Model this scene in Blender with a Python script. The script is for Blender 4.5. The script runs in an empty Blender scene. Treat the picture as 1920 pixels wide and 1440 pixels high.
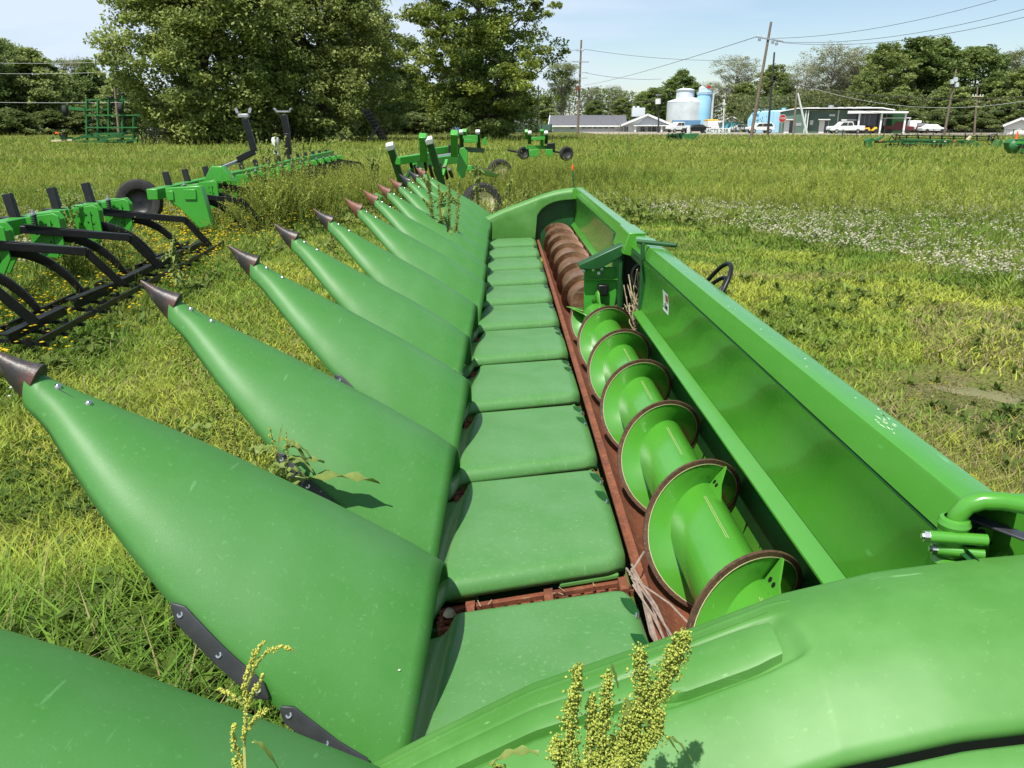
import bpy, math, random
import numpy as np
from mathutils import Vector, Matrix
R = math.radians
random.seed(7); RNG = np.random.default_rng(7)
scene = bpy.context.scene
COL = scene.collection

# ------------------------------------------------------------------ camera
H = 1.72
FPX = 1442.0
PITCH, YAW = R(18.24), R(0.52)
cam_d = bpy.data.cameras.new('camera'); cam = bpy.data.objects.new('camera', cam_d); COL.objects.link(cam)
cam.location = (0, 0, H); cam.rotation_euler = (R(90) - PITCH, 0, -YAW)
cam_d.sensor_width = 36; cam_d.lens = FPX / 1920 * 36; cam_d.clip_start = 0.02; cam_d.clip_end = 3000
scene.camera = cam

# ------------------------------------------------------------------ world, sun, exposure
SUN = Vector((-0.21, -0.42, 0.88)).normalized()          # towards the sun
elev = math.asin(SUN.z); azim = math.atan2(SUN.x, SUN.y)
world = bpy.data.worlds.new('World'); scene.world = world; world.use_nodes = True
nt = world.node_tree; nt.nodes.clear(); N = nt.nodes.new; L = nt.links.new
out = N('ShaderNodeOutputWorld'); bg = N('ShaderNodeBackground'); bg.inputs['Strength'].default_value = 0.092
sky = N('ShaderNodeTexSky'); sky.sky_type = 'NISHITA'; sky.sun_disc = False
sky.sun_elevation = elev; sky.sun_rotation = azim; sky.air_density = 1.0; sky.dust_density = 0.7; sky.ozone_density = 1.2
tc = N('ShaderNodeTexCoord'); sep = N('ShaderNodeSeparateXYZ'); L(tc.outputs['Generated'], sep.inputs[0])
# clouds on a flat layer: direction / (z + k)
add = N('ShaderNodeMath'); add.operation = 'ADD'; add.inputs[1].default_value = 0.14; L(sep.outputs[2], add.inputs[0])
dx = N('ShaderNodeMath'); dx.operation = 'DIVIDE'; L(sep.outputs[0], dx.inputs[0]); L(add.outputs[0], dx.inputs[1])
dy = N('ShaderNodeMath'); dy.operation = 'DIVIDE'; L(sep.outputs[1], dy.inputs[0]); L(add.outputs[0], dy.inputs[1])
cmb = N('ShaderNodeCombineXYZ'); L(dx.outputs[0], cmb.inputs[0]); L(dy.outputs[0], cmb.inputs[1])
mp = N('ShaderNodeMapping'); mp.inputs['Scale'].default_value = (0.45, 0.8, 1); mp.inputs['Location'].default_value = (1.9, 0.3, 0); L(cmb.outputs[0], mp.inputs[0])
nz = N('ShaderNodeTexNoise'); nz.inputs['Scale'].default_value = 0.9; nz.inputs['Detail'].default_value = 7; nz.inputs['Roughness'].default_value = 0.52
L(mp.outputs[0], nz.inputs['Vector'])
# more cloud towards the left (-x)
mx = N('ShaderNodeMath'); mx.operation = 'MULTIPLY_ADD'; mx.inputs[1].default_value = -0.34; L(sep.outputs[0], mx.inputs[0]); L(nz.outputs['Fac'], mx.inputs[2])
rmp = N('ShaderNodeValToRGB'); rmp.color_ramp.elements[0].position = 0.40; rmp.color_ramp.elements[1].position = 0.62
rmp.color_ramp.elements[1].color = (0.9, 0.9, 0.9, 1); L(mx.outputs[0], rmp.inputs[0])
mix = N('ShaderNodeMixRGB'); mix.inputs[2].default_value = (5.3, 6.1, 7.2, 1)
L(rmp.outputs[0], mix.inputs[0]); L(sky.outputs[0], mix.inputs[1]); L(mix.outputs[0], bg.inputs[0]); L(bg.outputs[0], out.inputs[0])
sl = bpy.data.lights.new('sun', 'SUN'); sl.energy = 4.2; sl.angle = R(0.53); sl.color = (1, 0.955, 0.88)
so = bpy.data.objects.new('sun', sl); COL.objects.link(so); so.rotation_euler = SUN.to_track_quat('Z', 'Y').to_euler(); so.location = (-20, -20, 40)
scene.view_settings.view_transform = 'Standard'; scene.view_settings.look = 'None'
scene.view_settings.exposure = 0.66; scene.view_settings.gamma = 1
scene.render.engine = 'CYCLES'
scene.cycles.max_bounces = 7; scene.cycles.transparent_max_bounces = 8

# ------------------------------------------------------------------ back-projection (used only to derive real positions)
def _axes():
    cp, sp, cy, sy = math.cos(PITCH), math.sin(PITCH), math.cos(YAW), math.sin(YAW)
    fw = Vector((sy*cp, cy*cp, -sp)); rt = Vector((cy, -sy, 0)); return fw, rt, rt.cross(fw)
_FW, _RT, _UP = _axes()
def F(px, py, D):
    d = _FW + _RT*((px-960)/FPX) + _UP*((720-py)/FPX)
    return Vector((0, 0, H)) + d*(D/d.y)
def X(px, D): return F(px, 250, D).x
def ground_z(x, y):
    x = np.asarray(x, float); y = np.asarray(y, float)
    d = np.hypot(x*0.55, y)
    return np.interp(d, [0, 34, 60, 90, 150, 230, 320, 2000], [0, 0, .33, .82, 1.3, 1.62, 1.66, 1.66])
def gz(x, y): return float(ground_z(x, y))

# ------------------------------------------------------------------ materials
def mat(name, base, rough=0.5, metal=0.0, var=None, vscale=6.0, var2=None, v2scale=40.0, v2amt=0.5, v2pos=(0.55, 0.7), bump=0.0, bscale=60.0, coat=0.0, spec=0.5, detail=5, rvar=0.0, attr=None, transl=0.0):
    m = bpy.data.materials.new(name); m.use_nodes = True; nt = m.node_tree; b = nt.nodes['Principled BSDF']; N = nt.nodes.new; L = nt.links.new
    b.inputs['Base Color'].default_value = (*base, 1); b.inputs['Roughness'].default_value = rough; b.inputs['Metallic'].default_value = metal
    b.inputs['Specular IOR Level'].default_value = spec; b.inputs['Coat Weight'].default_value = coat; b.inputs['Coat Roughness'].default_value = 0.08
    tc = N('ShaderNodeTexCoord'); cur = None
    if attr:
        a = N('ShaderNodeAttribute'); a.attribute_name = attr; cur = a.outputs['Color']
    def noise(s, d=detail, ro=0.6):
        n = N('ShaderNodeTexNoise'); n.inputs['Scale'].default_value = s; n.inputs['Detail'].default_value = d; n.inputs['Roughness'].default_value = ro; L(tc.outputs['Object'], n.inputs['Vector']); return n
    if var:
        n = noise(vscale); r = N('ShaderNodeValToRGB'); r.color_ramp.elements[0].position = .38; r.color_ramp.elements[1].position = .64; L(n.outputs['Fac'], r.inputs[0])
        x = N('ShaderNodeMixRGB'); x.inputs[1].default_value = (*base, 1); x.inputs[2].default_value = (*var, 1)
        if cur: L(cur, x.inputs[1])
        L(r.outputs[0], x.inputs[0]); cur = x.outputs[0]
    if var2:
        n = noise(v2scale); r = N('ShaderNodeValToRGB'); r.color_ramp.elements[0].position = v2pos[0]; r.color_ramp.elements[1].position = v2pos[1]
        r.color_ramp.elements[1].color = (v2amt,)*3 + (1,); L(n.outputs['Fac'], r.inputs[0])
        x = N('ShaderNodeMixRGB'); x.inputs[1].default_value = (*base, 1); x.inputs[2].default_value = (*var2, 1)
        if cur: L(cur, x.inputs[1])
        L(r.outputs[0], x.inputs[0]); cur = x.outputs[0]
    if cur: L(cur, b.inputs['Base Color'])
    if rvar:
        n = noise(9.0); mr = N('ShaderNodeMapRange'); mr.inputs[3].default_value = max(0, rough-rvar); mr.inputs[4].default_value = rough+rvar
        L(n.outputs['Fac'], mr.inputs[0]); L(mr.outputs[0], b.inputs['Roughness'])
    if bump:
        n = noise(bscale, 4); bm = N('ShaderNodeBump'); bm.inputs['Strength'].default_value = bump; bm.inputs['Distance'].default_value = 0.01
        L(n.outputs['Fac'], bm.inputs['Height']); L(bm.outputs[0], b.inputs['Normal'])
    if transl:
        t = N('ShaderNodeBsdfTranslucent'); ms = N('ShaderNodeMixShader'); ms.inputs[0].default_value = transl
        if cur: L(cur, t.inputs[0])
        else: t.inputs[0].default_value = (*base, 1)
        o = nt.nodes['Material Output']; L(b.outputs[0], ms.inputs[1]); L(t.outputs[0], ms.inputs[2]); L(ms.outputs[0], o.inputs[0])
    return m

def add_scratches(m, col, scale=(30, 3, 30), pos=(0.71, 0.74), amt=0.5):
    """thin pale scuffs: stretched noise mixed over the base colour"""
    nt = m.node_tree; b = nt.nodes['Principled BSDF']; N = nt.nodes.new; L = nt.links.new
    tc = N('ShaderNodeTexCoord'); mp = N('ShaderNodeMapping'); mp.inputs['Scale'].default_value = scale; mp.inputs['Rotation'].default_value = (0.3, 0.2, 0.5); L(tc.outputs['Object'], mp.inputs[0])
    n = N('ShaderNodeTexNoise'); n.inputs['Scale'].default_value = 1.3; n.inputs['Detail'].default_value = 3; L(mp.outputs[0], n.inputs['Vector'])
    r = N('ShaderNodeValToRGB'); r.color_ramp.elements[0].position = pos[0]; r.color_ramp.elements[1].position = pos[1]; r.color_ramp.elements[1].color = (amt,)*3+(1,); L(n.outputs['Fac'], r.inputs[0])
    x = N('ShaderNodeMixRGB'); x.inputs[2].default_value = (*col, 1)
    src = b.inputs['Base Color'].links
    if src: L(src[0].from_socket, x.inputs[1])
    else: x.inputs[1].default_value = b.inputs['Base Color'].default_value
    L(r.outputs[0], x.inputs[0]); L(x.outputs[0], b.inputs['Base Color'])

G0 = (0.030, 0.235, 0.022)
M = {}
M['poly'] = mat('green_poly', (0.050, 0.190, 0.033), 0.50, var=(0.070, 0.208, 0.055), vscale=3.0, var2=(0.16, 0.36, 0.15), v2scale=85, v2amt=.35, v2pos=(.60, .75), bump=.05, bscale=240, rvar=.07, spec=.36)
add_scratches(M['poly'], (0.22, 0.45, 0.2), (38, 5, 24), (.70, .76), .28)
M['hood'] = mat('green_poly_hood', (0.068, 0.202, 0.048), 0.40, var=(0.090, 0.222, 0.070), vscale=4.0, var2=(0.2, 0.38, 0.17), v2scale=70, v2amt=.4, v2pos=(.58, .74), bump=.08, bscale=260, rvar=.06)
add_scratches(M['hood'], (0.22, 0.4, 0.18), (10, 40, 20), (.71, .76), .3)
M['panel'] = mat('green_poly_panel', (0.055, 0.186, 0.028), 0.5, var=(0.095, 0.25, 0.06), vscale=2.5, var2=(0.2, 0.42, 0.16), v2scale=90, v2amt=.25, v2pos=(.62, .75), rvar=.06, spec=.42)
add_scratches(M['panel'], (0.25, 0.5, 0.2), (5, 40, 30), (.71, .76), .35)
M['paint'] = mat('green_paint', (0.058, 0.250, 0.020), 0.26, var=(0.068, 0.265, 0.027), vscale=3, var2=(0.16, 0.36, 0.1), v2scale=55, v2amt=.3, v2pos=(.66, .76), coat=.3, rvar=.07)
add_scratches(M['paint'], (0.2, 0.5, 0.17), (22, 2.2, 12), (.735, .755), .5)
M['paint2'] = mat('implement_green', (0.040, 0.285, 0.026), 0.38, var=(0.05, 0.30, 0.032), vscale=3, coat=.15)
M['paint3'] = mat('implement_dull_green', (0.018, 0.115, 0.026), 0.5, var=(0.03, 0.15, 0.036), vscale=3)
M['dkgreen'] = mat('dark_green_paint_and_shade', (0.008, 0.06, 0.012), 0.4, var=(0.012, 0.08, 0.02))  # dark painted parts, also painted shade in far arch, hanger arm and feeder opening
M['gap_shade'] = mat('painted_gap_shadow', (0.004, 0.006, 0.004), 0.95, spec=.05)  # near black colour standing in for shade in the panel groove and feeder opening
M['white'] = mat('white_paint', (0.72, 0.74, 0.72), 0.5, var=(0.62, 0.65, 0.63), vscale=1.5)
M['cream'] = mat('cream_rim', (0.62, 0.56, 0.38), 0.5, var=(0.5, 0.42, 0.27), vscale=9)
M['rust'] = mat('rusty_steel', (0.20, 0.062, 0.026), 0.75, var=(0.13, 0.042, 0.02), vscale=10, var2=(0.30, 0.12, 0.06), v2scale=45, v2amt=.7, v2pos=(.5, .7), bump=.3, bscale=90, metal=.1)
M['rustpolish'] = mat('rusty_polished_steel', (0.25, 0.14, 0.082), 0.36, var=(0.15, 0.075, 0.042), vscale=6, var2=(0.3, 0.19, 0.12), v2scale=22, v2amt=.7, v2pos=(.5, .7), bump=.15, bscale=70, metal=.35)
add_scratches(M['rustpolish'], (0.36, 0.27, 0.2), (3, 30, 30), (.58, .7), .6)
M['rim'] = mat('worn_flight_edge', (0.105, 0.052, 0.03), 0.65, var=(0.055, 0.028, 0.018), vscale=60, var2=(0.26, 0.15, 0.08), v2scale=120, v2amt=.8, v2pos=(.55, .7), metal=.2)
M['edge'] = mat('pale_primer_edge', (0.46, 0.44, 0.24), 0.7)
M['black'] = mat('black_paint', (0.006, 0.0065, 0.007), 0.40, var=(0.011, 0.0115, 0.012), vscale=5, var2=(0.10, 0.09, 0.08), v2scale=30, v2amt=.5, v2pos=(.64, .75), spec=.35)
M['rubber'] = mat('tyre_rubber', (0.014, 0.0135, 0.013), 0.85, var=(0.028, 0.026, 0.024), vscale=8, bump=.2)
M['polyblack'] = mat('black_poly', (0.026, 0.029, 0.033), 0.45, var=(0.04, 0.043, 0.048), vscale=18)
M['boot'] = mat('worn_snout_tip', (0.026, 0.024, 0.023), 0.42, var=(0.135, 0.05, 0.032), vscale=9, var2=(0.10, 0.10, 0.105), v2scale=40, v2amt=.6, v2pos=(.55, .7), bump=.15, bscale=80, detail=3)
M['bootrust'] = mat('faded_red_tip', (0.20, 0.078, 0.05), 0.5, var=(0.12, 0.05, 0.036), vscale=12, bump=.1)
M['bootblack'] = mat('black_tip', (0.024, 0.026, 0.033), 0.35, var=(0.04, 0.04, 0.045), vscale=12)
M['chrome'] = mat('zinc_bolt', (0.62, 0.62, 0.62), 0.25, metal=1, var=(0.5, 0.5, 0.5), vscale=200)
M['galv'] = mat('galvanised', (0.42, 0.44, 0.46), 0.45, metal=.6, var=(0.35, 0.36, 0.38), vscale=20)
M['stickerw'] = mat('sticker_white', (0.75, 0.75, 0.74), 0.4)
M['darkred'] = mat('dark_red_paint', (0.12, 0.018, 0.016), 0.4)
M['orange'] = mat('orange_plastic', (0.75, 0.12, 0.02), 0.5)
M['redp'] = mat('red_paint', (0.42, 0.03, 0.025), 0.35)
M['straw'] = mat('dry_straw', (0.42, 0.36, 0.22), 0.85, var=(0.24, 0.18, 0.11), vscale=20)
M['wood'] = mat('pole_wood', (0.20, 0.155, 0.115), 0.85, var=(0.13, 0.10, 0.075), vscale=6, bump=.3, bscale=20)
M['wire'] = mat('wire_black', (0.03, 0.03, 0.03), 0.6)
M['wirel'] = mat('wire_pale', (0.42, 0.44, 0.44), 0.5)
M['bark'] = mat('bark', (0.085, 0.065, 0.048), 0.9, var=(0.13, 0.105, 0.08), vscale=5, bump=.4, bscale=14)
M['barkp'] = mat('pale_bark', (0.22, 0.19, 0.15), 0.9, var=(0.15, 0.13, 0.10), vscale=4)
M['leaf'] = mat('leaf', (0.07, 0.12, 0.02), 0.55, attr='tint', transl=.42, spec=.3)
M['grass'] = mat('grass_blade', (0.12, 0.18, 0.03), 0.6, attr='tint', transl=.35, spec=.2)
M['seed'] = mat('dock_seed', (0.45, 0.46, 0.07), 0.6, attr='tint', transl=.15, spec=.3)

# ------------------------------------------------------------------ mesh builder
class MB:
    def __init__(s): s.v = []; s.f = []
    def quad(s, a, b, c, d):
        n = len(s.v); s.v += [Vector(a), Vector(b), Vector(c), Vector(d)]; s.f.append((n, n+1, n+2, n+3)); return s
    def add(s, vs, fs):
        n = len(s.v); s.v += [Vector(p) for p in vs]; s.f += [tuple(i+n for i in f) for f in fs]; return s
    def box(s, c, size, rot=None):
        c = Vector(c); h = Vector(size)/2
        vs = [Vector((x*h.x, y*h.y, z*h.z)) for x in (-1, 1) for y in (-1, 1) for z in (-1, 1)]
        if rot is not None:
            m = rot if isinstance(rot, Matrix) else Matrix.Rotation(rot, 3, 'Z'); vs = [m @ p for p in vs]
        return s.add([p+c for p in vs], [(0,1,3,2), (4,6,7,5), (0,4,5,1), (2,3,7,6), (0,2,6,4), (1,5,7,3)])
    def bx(s, x0, x1, y0, y1, z0, z1): return s.box(((x0+x1)/2, (y0+y1)/2, (z0+z1)/2), (abs(x1-x0), abs(y1-y0), abs(z1-z0)))
    def bar(s, p, q, w, h, up=(0, 0, 1)):
        p = Vector(p); q = Vector(q); d = (q-p).normalized(); u = Vector(up)
        if abs(d.dot(u)) > .98: u = Vector((0, 1, 0)) if abs(d.y) < .9 else Vector((1, 0, 0))
        sx = d.cross(u).normalized(); uz = sx.cross(d).normalized()
        o = [sx*(a*w/2)+uz*(b*h/2) for a, b in ((-1,-1), (1,-1), (1,1), (-1,1))]
        return s.add([p+k for k in o]+[q+k for k in o], [(3,2,1,0), (4,5,6,7), (0,1,5,4), (1,2,6,5), (2,3,7,6), (3,0,4,7)])
    def tube(s, pts, r, n=8, cap=True):
        pts = [Vector(p) for p in pts]; k = len(pts); rs = r if hasattr(r, '__len__') else [r]*k
        t0 = (pts[1]-pts[0]).normalized(); u = Vector((0, 0, 1)) if abs(t0.z) < .9 else Vector((1, 0, 0)); nrm = t0.cross(u).normalized()
        base = len(s.v)
        for i, p in enumerate(pts):
            t = (pts[min(i+1, k-1)]-pts[max(i-1, 0)]).normalized(); nrm = (nrm-t*nrm.dot(t)).normalized(); b = t.cross(nrm)
            for j in range(n):
                a = 2*math.pi*j/n; s.v.append(p+(nrm*math.cos(a)+b*math.sin(a))*rs[i])
        for i in range(k-1):
            for j in range(n):
                a = base+i*n+j; b = base+i*n+(j+1) % n; s.f.append((a, b, b+n, a+n))
        if cap:
            s.f.append(tuple(base+j for j in range(n))[::-1]); s.f.append(tuple(base+(k-1)*n+j for j in range(n)))
        return s
    def cyl(s, p, q, r, n=16, r2=None): return s.tube([p, q], [r, r if r2 is None else r2], n)
    def lathe(s, c, axis, prof, n=24):
        """prof: (radius, offset along axis) list"""
        c = Vector(c); ax = Vector(axis).normalized(); u = ax.orthogonal().normalized(); w = ax.cross(u); b = len(s.v); k = len(prof)
        for r, o in prof:
            for j in range(n):
                a = 2*math.pi*j/n; s.v.append(c+ax*o+(u*math.cos(a)+w*math.sin(a))*r)
        for i in range(k-1):
            for j in range(n):
                a = b+i*n+j; d = b+i*n+(j+1) % n; s.f.append((a, d, d+n, a+n))
        return s
    def prism(s, poly, a, b, axis='y'):
        """poly 2D, extruded along axis from a to b. axis y: (x,z); x: (y,z); z: (x,y)"""
        def P(u, v, t): return {'y': (u, t, v), 'x': (t, u, v), 'z': (u, v, t)}[axis]
        n = len(poly)
        return s.add([P(u, v, a) for u, v in poly]+[P(u, v, b) for u, v in poly],
                     [tuple(range(n))[::-1], tuple(range(n, 2*n))]+[(i, (i+1) % n, n+(i+1) % n, n+i) for i in range(n)])
    def grid(s, rows, closed=False):
        b = len(s.v); n = len(rows[0])
        for r in rows: s.v += [Vector(p) for p in r]
        for i in range(len(rows)-1):
            for j in range(n-1):
                a = b+i*n+j; s.f.append((a, a+1, a+n+1, a+n))
        return s
    def build(s, name, m, parent=None, bevel=0, solid=0, sharp=35, shift=None, segs=2, sub=0, merge=False):
        off = Vector(shift) if shift is not None else (root_of(parent).location if parent else Vector((0, 0, 0)))
        me = bpy.data.meshes.new(name); me.from_pydata([tuple(p-off) for p in s.v], [], s.f); me.validate(); me.update()
        if merge:
            import bmesh
            b = bmesh.new(); b.from_mesh(me); bmesh.ops.remove_doubles(b, verts=b.verts, dist=1e-4); b.to_mesh(me); b.free()
        for p in me.polygons: p.use_smooth = True
        if hasattr(me, 'set_sharp_from_angle'): me.set_sharp_from_angle(angle=R(sharp))
        o = bpy.data.objects.new(name, me); COL.objects.link(o)
        me.materials.append(M[m] if isinstance(m, str) else m)
        if parent: o.parent = parent
        if solid:
            q = o.modifiers.new('solid', 'SOLIDIFY'); q.thickness = solid; q.offset = -1
        if bevel:
            q = o.modifiers.new('bevel', 'BEVEL'); q.width = bevel; q.segments = segs; q.limit_method = 'ANGLE'; q.angle_limit = R(40); q.harden_normals = False
        if sub:
            q = o.modifiers.new('sub', 'SUBSURF'); q.levels = q.render_levels = sub
        return o
def root_of(o):
    while o.parent: o = o.parent
    return o
def tag(o, label=None, cat=None, group=None, kind=None):
    if label: o['label'] = label
    if cat: o['category'] = cat
    if group: o['group'] = group
    if kind: o['kind'] = kind
    return o
def thing(name, label, cat, loc=(0, 0, 0), group=None):
    o = bpy.data.objects.new(name, None); o.location = Vector(loc); o.empty_display_size = .1; COL.objects.link(o); return tag(o, label, cat, group)
def copy_tree(o, parent=None, label=None):
    c = o.copy(); COL.objects.link(c); c.parent = parent
    if label: c['label'] = label
    for ch in list(o.children): copy_tree(ch, c)
    return c
def fast_mesh(name, V, polys, tint=None, smooth=False):
    """V (n,3); polys list of int arrays (k,m)"""
    me = bpy.data.meshes.new(name); me.vertices.add(len(V)); me.vertices.foreach_set('co', np.ascontiguousarray(V, np.float32).ravel())
    loops = np.concatenate([p.ravel() for p in polys]); tot = np.concatenate([np.full(len(p), p.shape[1]) for p in polys]); st = np.concatenate([[0], np.cumsum(tot)[:-1]])
    me.loops.add(len(loops)); me.loops.foreach_set('vertex_index', loops.astype(np.int32))
    me.polygons.add(len(tot)); me.polygons.foreach_set('loop_start', st.astype(np.int32)); me.polygons.foreach_set('loop_total', tot.astype(np.int32))
    if smooth: me.polygons.foreach_set('use_smooth', np.ones(len(tot), bool))
    me.update(calc_edges=True)
    if tint is not None:
        a = me.attributes.new('tint', 'FLOAT_COLOR', 'POINT'); c = np.ones((len(V), 4), np.float32); c[:, :3] = tint; a.data.foreach_set('color', c.ravel())
    return me
def link_mesh(name, me, m, parent=None):
    o = bpy.data.objects.new(name, me); COL.objects.link(o); me.materials.append(M[m]); o.parent = parent; return o

# ================================================================== GROUND
def smooth_noise(x, y, s, seed=0):
    r = np.random.default_rng(seed); out = 0
    for k in range(5):
        a = r.uniform(0, 6.28); f = r.uniform(.6, 1.7)*s; ph = r.uniform(0, 6.28); b = r.uniform(0, 6.28)
        out = out+np.sin(f*(x*np.cos(a)+y*np.sin(a))+ph+1.3*np.sin(.6*f*(x*np.cos(b)+y*np.sin(b))+b))
    return out/5
def bump_z(x, y):
    return 0.035*smooth_noise(x, y, 1.3, 3)+0.02*smooth_noise(x, y, 3.1, 5)
def gzz(x, y): return ground_z(x, y)+bump_z(x, y)*np.clip(1.4-np.abs(y)/60, .2, 1)
xs = np.concatenate([-np.geomspace(900, 12, 34), np.linspace(-11.5, 11.5, 93), np.geomspace(12, 900, 34)])
ys = np.concatenate([np.linspace(-60, -3, 10), np.linspace(-2.5, 25, 111), np.geomspace(25.5, 1800, 60)])
gx, gy = np.meshgrid(xs, ys); V = np.stack([gx.ravel(), gy.ravel(), gzz(gx, gy).ravel()], 1)
nx = len(xs); idx = (np.arange(len(ys)-1)[:, None]*nx+np.arange(nx-1)[None, :]).ravel()
me = fast_mesh('ground', V, [np.stack([idx, idx+1, idx+nx+1, idx+nx], 1)], smooth=True)
M['soil'] = mat('field_soil', (0.085, 0.105, 0.022), .95, var=(0.14, 0.165, 0.034), vscale=.8, var2=(0.13, 0.105, 0.065), v2scale=3.2, v2amt=.6, v2pos=(.50, .68), bump=.8, bscale=30, spec=.1)
tag(link_mesh('ground', me, 'soil'), kind='structure')
# worn bare patch right of the header, road and yard
def sheet(name, pts, m, lift=.004, n=40, label=None):
    """ribbon between two polylines pts=[(x0,y0,x1,y1)...]"""
    rows = []
    for (xa, ya, xb, yb) in pts:
        rows.append([(xa+(xb-xa)*t/n, ya+(yb-ya)*t/n, float(gzz(xa+(xb-xa)*t/n, ya+(yb-ya)*t/n))+lift) for t in range(n+1)])
    mb = MB().grid(rows); return tag(mb.build(name, m), kind='structure')
M['asphalt'] = mat('asphalt', (0.15, 0.145, 0.135), .9, var=(0.18, 0.17, 0.155), vscale=.5)
M['gravel'] = mat('gravel', (0.26, 0.225, 0.175), .95, var=(0.32, 0.28, 0.22), vscale=.6, bump=.5, bscale=20)
sheet('road', [(X(1180, 96), 100, X(1180, 96)+900, 103), (X(1180, 96), 107, X(1180, 96)+900, 110)], 'asphalt', lift=.05, n=60)
sheet('gravel_yard', [(X(1120, 118), 112, X(1120, 118)+260, 114), (X(1120, 128), 132, X(1120, 128)+280, 136), (X(1090, 180), 200, X(1120, 180)+330, 200)], 'gravel', lift=.06, n=40)
M['bare'] = mat('bare_earth', (0.16, 0.15, 0.075), .95, var=(0.14, 0.15, 0.05), vscale=5, var2=(0.24, 0.20, 0.14), v2scale=20, v2amt=.7, bump=.8, bscale=40)
pc = [(3.35+(p[0]-3.9)*.5, 5.1+(p[1]-5.85)*.5) for p in [(4.30, 5.95), (3.85, 6.15), (3.55, 6.05), (3.30, 6.25), (3.42, 5.85), (3.85, 5.62), (4.2, 5.15), (4.6, 5.4)]]
mb = MB(); cxm = sum(p[0] for p in pc)/8; cym = sum(p[1] for p in pc)/8
rings = []
for k in range(9):
    t = k/8; rings.append([(cxm+(p[0]-cxm)*t, cym+(p[1]-cym)*t, float(gzz(cxm+(p[0]-cxm)*t, cym+(p[1]-cym)*t))+.012*(1-t)+.001) for p in pc+[pc[0]]])
mb.grid(rings); tag(mb.build('bare_earth', 'bare'), kind='structure')

# ================================================================== CORN HEADER
PT = 0.762
Y0, Y1 = 1.274, 9.70
hd = thing('corn_header', 'long green twelve row corn harvesting header with pointed snouts lying in the grass', 'corn header', (0, 5.46, 0))
AX, AZ, AR, PR = 0.660, 0.441, 0.2005, 0.112          # auger axis, flight radius, pipe radius

# --- snouts
SN = [(-1.035, 1.222, .036, .074), (-.985, 1.186, .052, .085), (-.93, 1.150, .098, .102), (-.86, 1.108, .152, .128), (-.78, 1.062, .204, .162), (-.69, 1.012, .252, .20),
      (-.58, .949, .295, .235), (-.46, .881, .330, .265), (-.34, .806, .355, .285), (-.25, .746, .368, .28), (-.19, .700, .374, .275), (-.165, .680, .376, .27)]
def snout_z(apex, w, d, s, x):
    k = max(0, min(1, (x+1.035)/.5))
    rnd = d*(1-math.sqrt(max(0, 1-min(1, abs(s))**2*.985)))
    dome = d*(.72*abs(s)**1.75+.28*abs(s)**6)
    return apex-(rnd*(1-k)+dome*k)
def snout_at(x):
    for a, b in zip(SN, SN[1:]):
        if x <= b[0]:
            t = (x-a[0])/(b[0]-a[0]); return [a[i]+(b[i]-a[i])*t for i in range(4)]
    return SN[-1]
def make_snout(cy):
    rows = []
    xs_ = [-1.035+i*(.87/30) for i in range(31)]
    for x in xs_:
        _, ap, w, d = snout_at(x); row = []
        for j in range(33):
            s = -1+2*j/32; s = math.copysign(abs(s)**.85, s)
            bow = (.036 if s < 0 else .004)*s*s*max(0, (x+.5)/.335) if x > -.5 else 0
            row.append((x-bow*1.3, cy+w*s, snout_z(ap, w, d, s, x)))
        rows.append(row)
    mb = MB().grid(rows)
    sh = (0, hd.location.y, 0)
    o = mb.build('snout', 'poly', hd, solid=.007, sharp=60, shift=(0, hd.location.y, 0))
    # tip
    t = MB(); prof = []
    for k in range(9):
        u = k/8; x = -1.022-.088*u-.012*u*u; z = 1.186+.05*u+.042*u*u; r = (.0375*(1-u)**.75+.0035)
        prof.append([(x+(.02*math.cos(a)*(1-u)), cy+r*.78*math.sin(a), z+(.010*(1-u))+r*math.cos(a)*(1.02 if math.cos(a) > 0 else 1.35)) for a in [2*math.pi*j/18 for j in range(19)]])
    t.grid(prof); t.grid([[p for p in prof[0]], [(-1.012, cy+(p[1]-cy)*.5, 1.19+(p[2]-1.19)*.5) for p in prof[0]]])
    tip = t.build('snout_tip', 'boot', o, sharp=70, shift=sh)
    # slotted plate with two rivets on top near the tip
    pz = lambda x: snout_at(x)[1]
    b = MB(); b.bar((-.985, cy-.004, pz(-.985)+.0035), (-.91, cy-.004, pz(-.91)+.003), .021, .006, (0, 0, 1)); pl = b.build('latch_plate', 'polyblack', o, bevel=.003, shift=sh)
    for x in (-.978, -.918):
        MB().lathe((x, cy-.004, pz(x)+.0055), (.5, 0, .85), [(.0001, .008), (.005, .0075), (.008, .004), (.009, 0)], 12).build('rivet', 'chrome', pl, shift=sh)
    # black rub straps bolted along the lower edge facing the viewer
    for (xa, xb) in ((-.672, -.475), (-.452, -.27)):
        pts = []; n = 10
        for k in range(n+1):
            x = xa+(xb-xa)*k/n; _, ap, w, d = snout_at(x); s = -.985
            pts.append(Vector((x, cy+w*s-.004, snout_z(ap, w, d, s, x)-.004)))
        rows = []
        for k, p in enumerate(pts):
            u = k/n; hw = .019*math.sqrt(max(.02, 1-max(0, abs(2*u-1)-.86)**2/.02))
            rows.append([p+Vector((-.55, -.35, -.6))*hw*1.1+Vector((0, -.004, 0)), p+Vector((0, -.008, .003)), p+Vector((.42, .25, .75))*hw+Vector((0, -.008, .006))])
        st = MB().grid(rows).build('rub_strap', 'polyblack', o, solid=.007, bevel=.002, shift=sh)
        for u in (.09, .5, .91):
            p = pts[0].lerp(pts[-1], u); p = pts[int(round(u*n))]
            MB().lathe(p+Vector((0, -.010, .004)), (-.3, -.75, .55), [(.0001, .004), (.003, .003), (.0034, .006), (.007, .006), (.0085, 0)], 14).build('bolt', 'chrome', st, shift=sh)
    return o
s0 = make_snout(.848+PT*0)
snouts = [s0]
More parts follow.
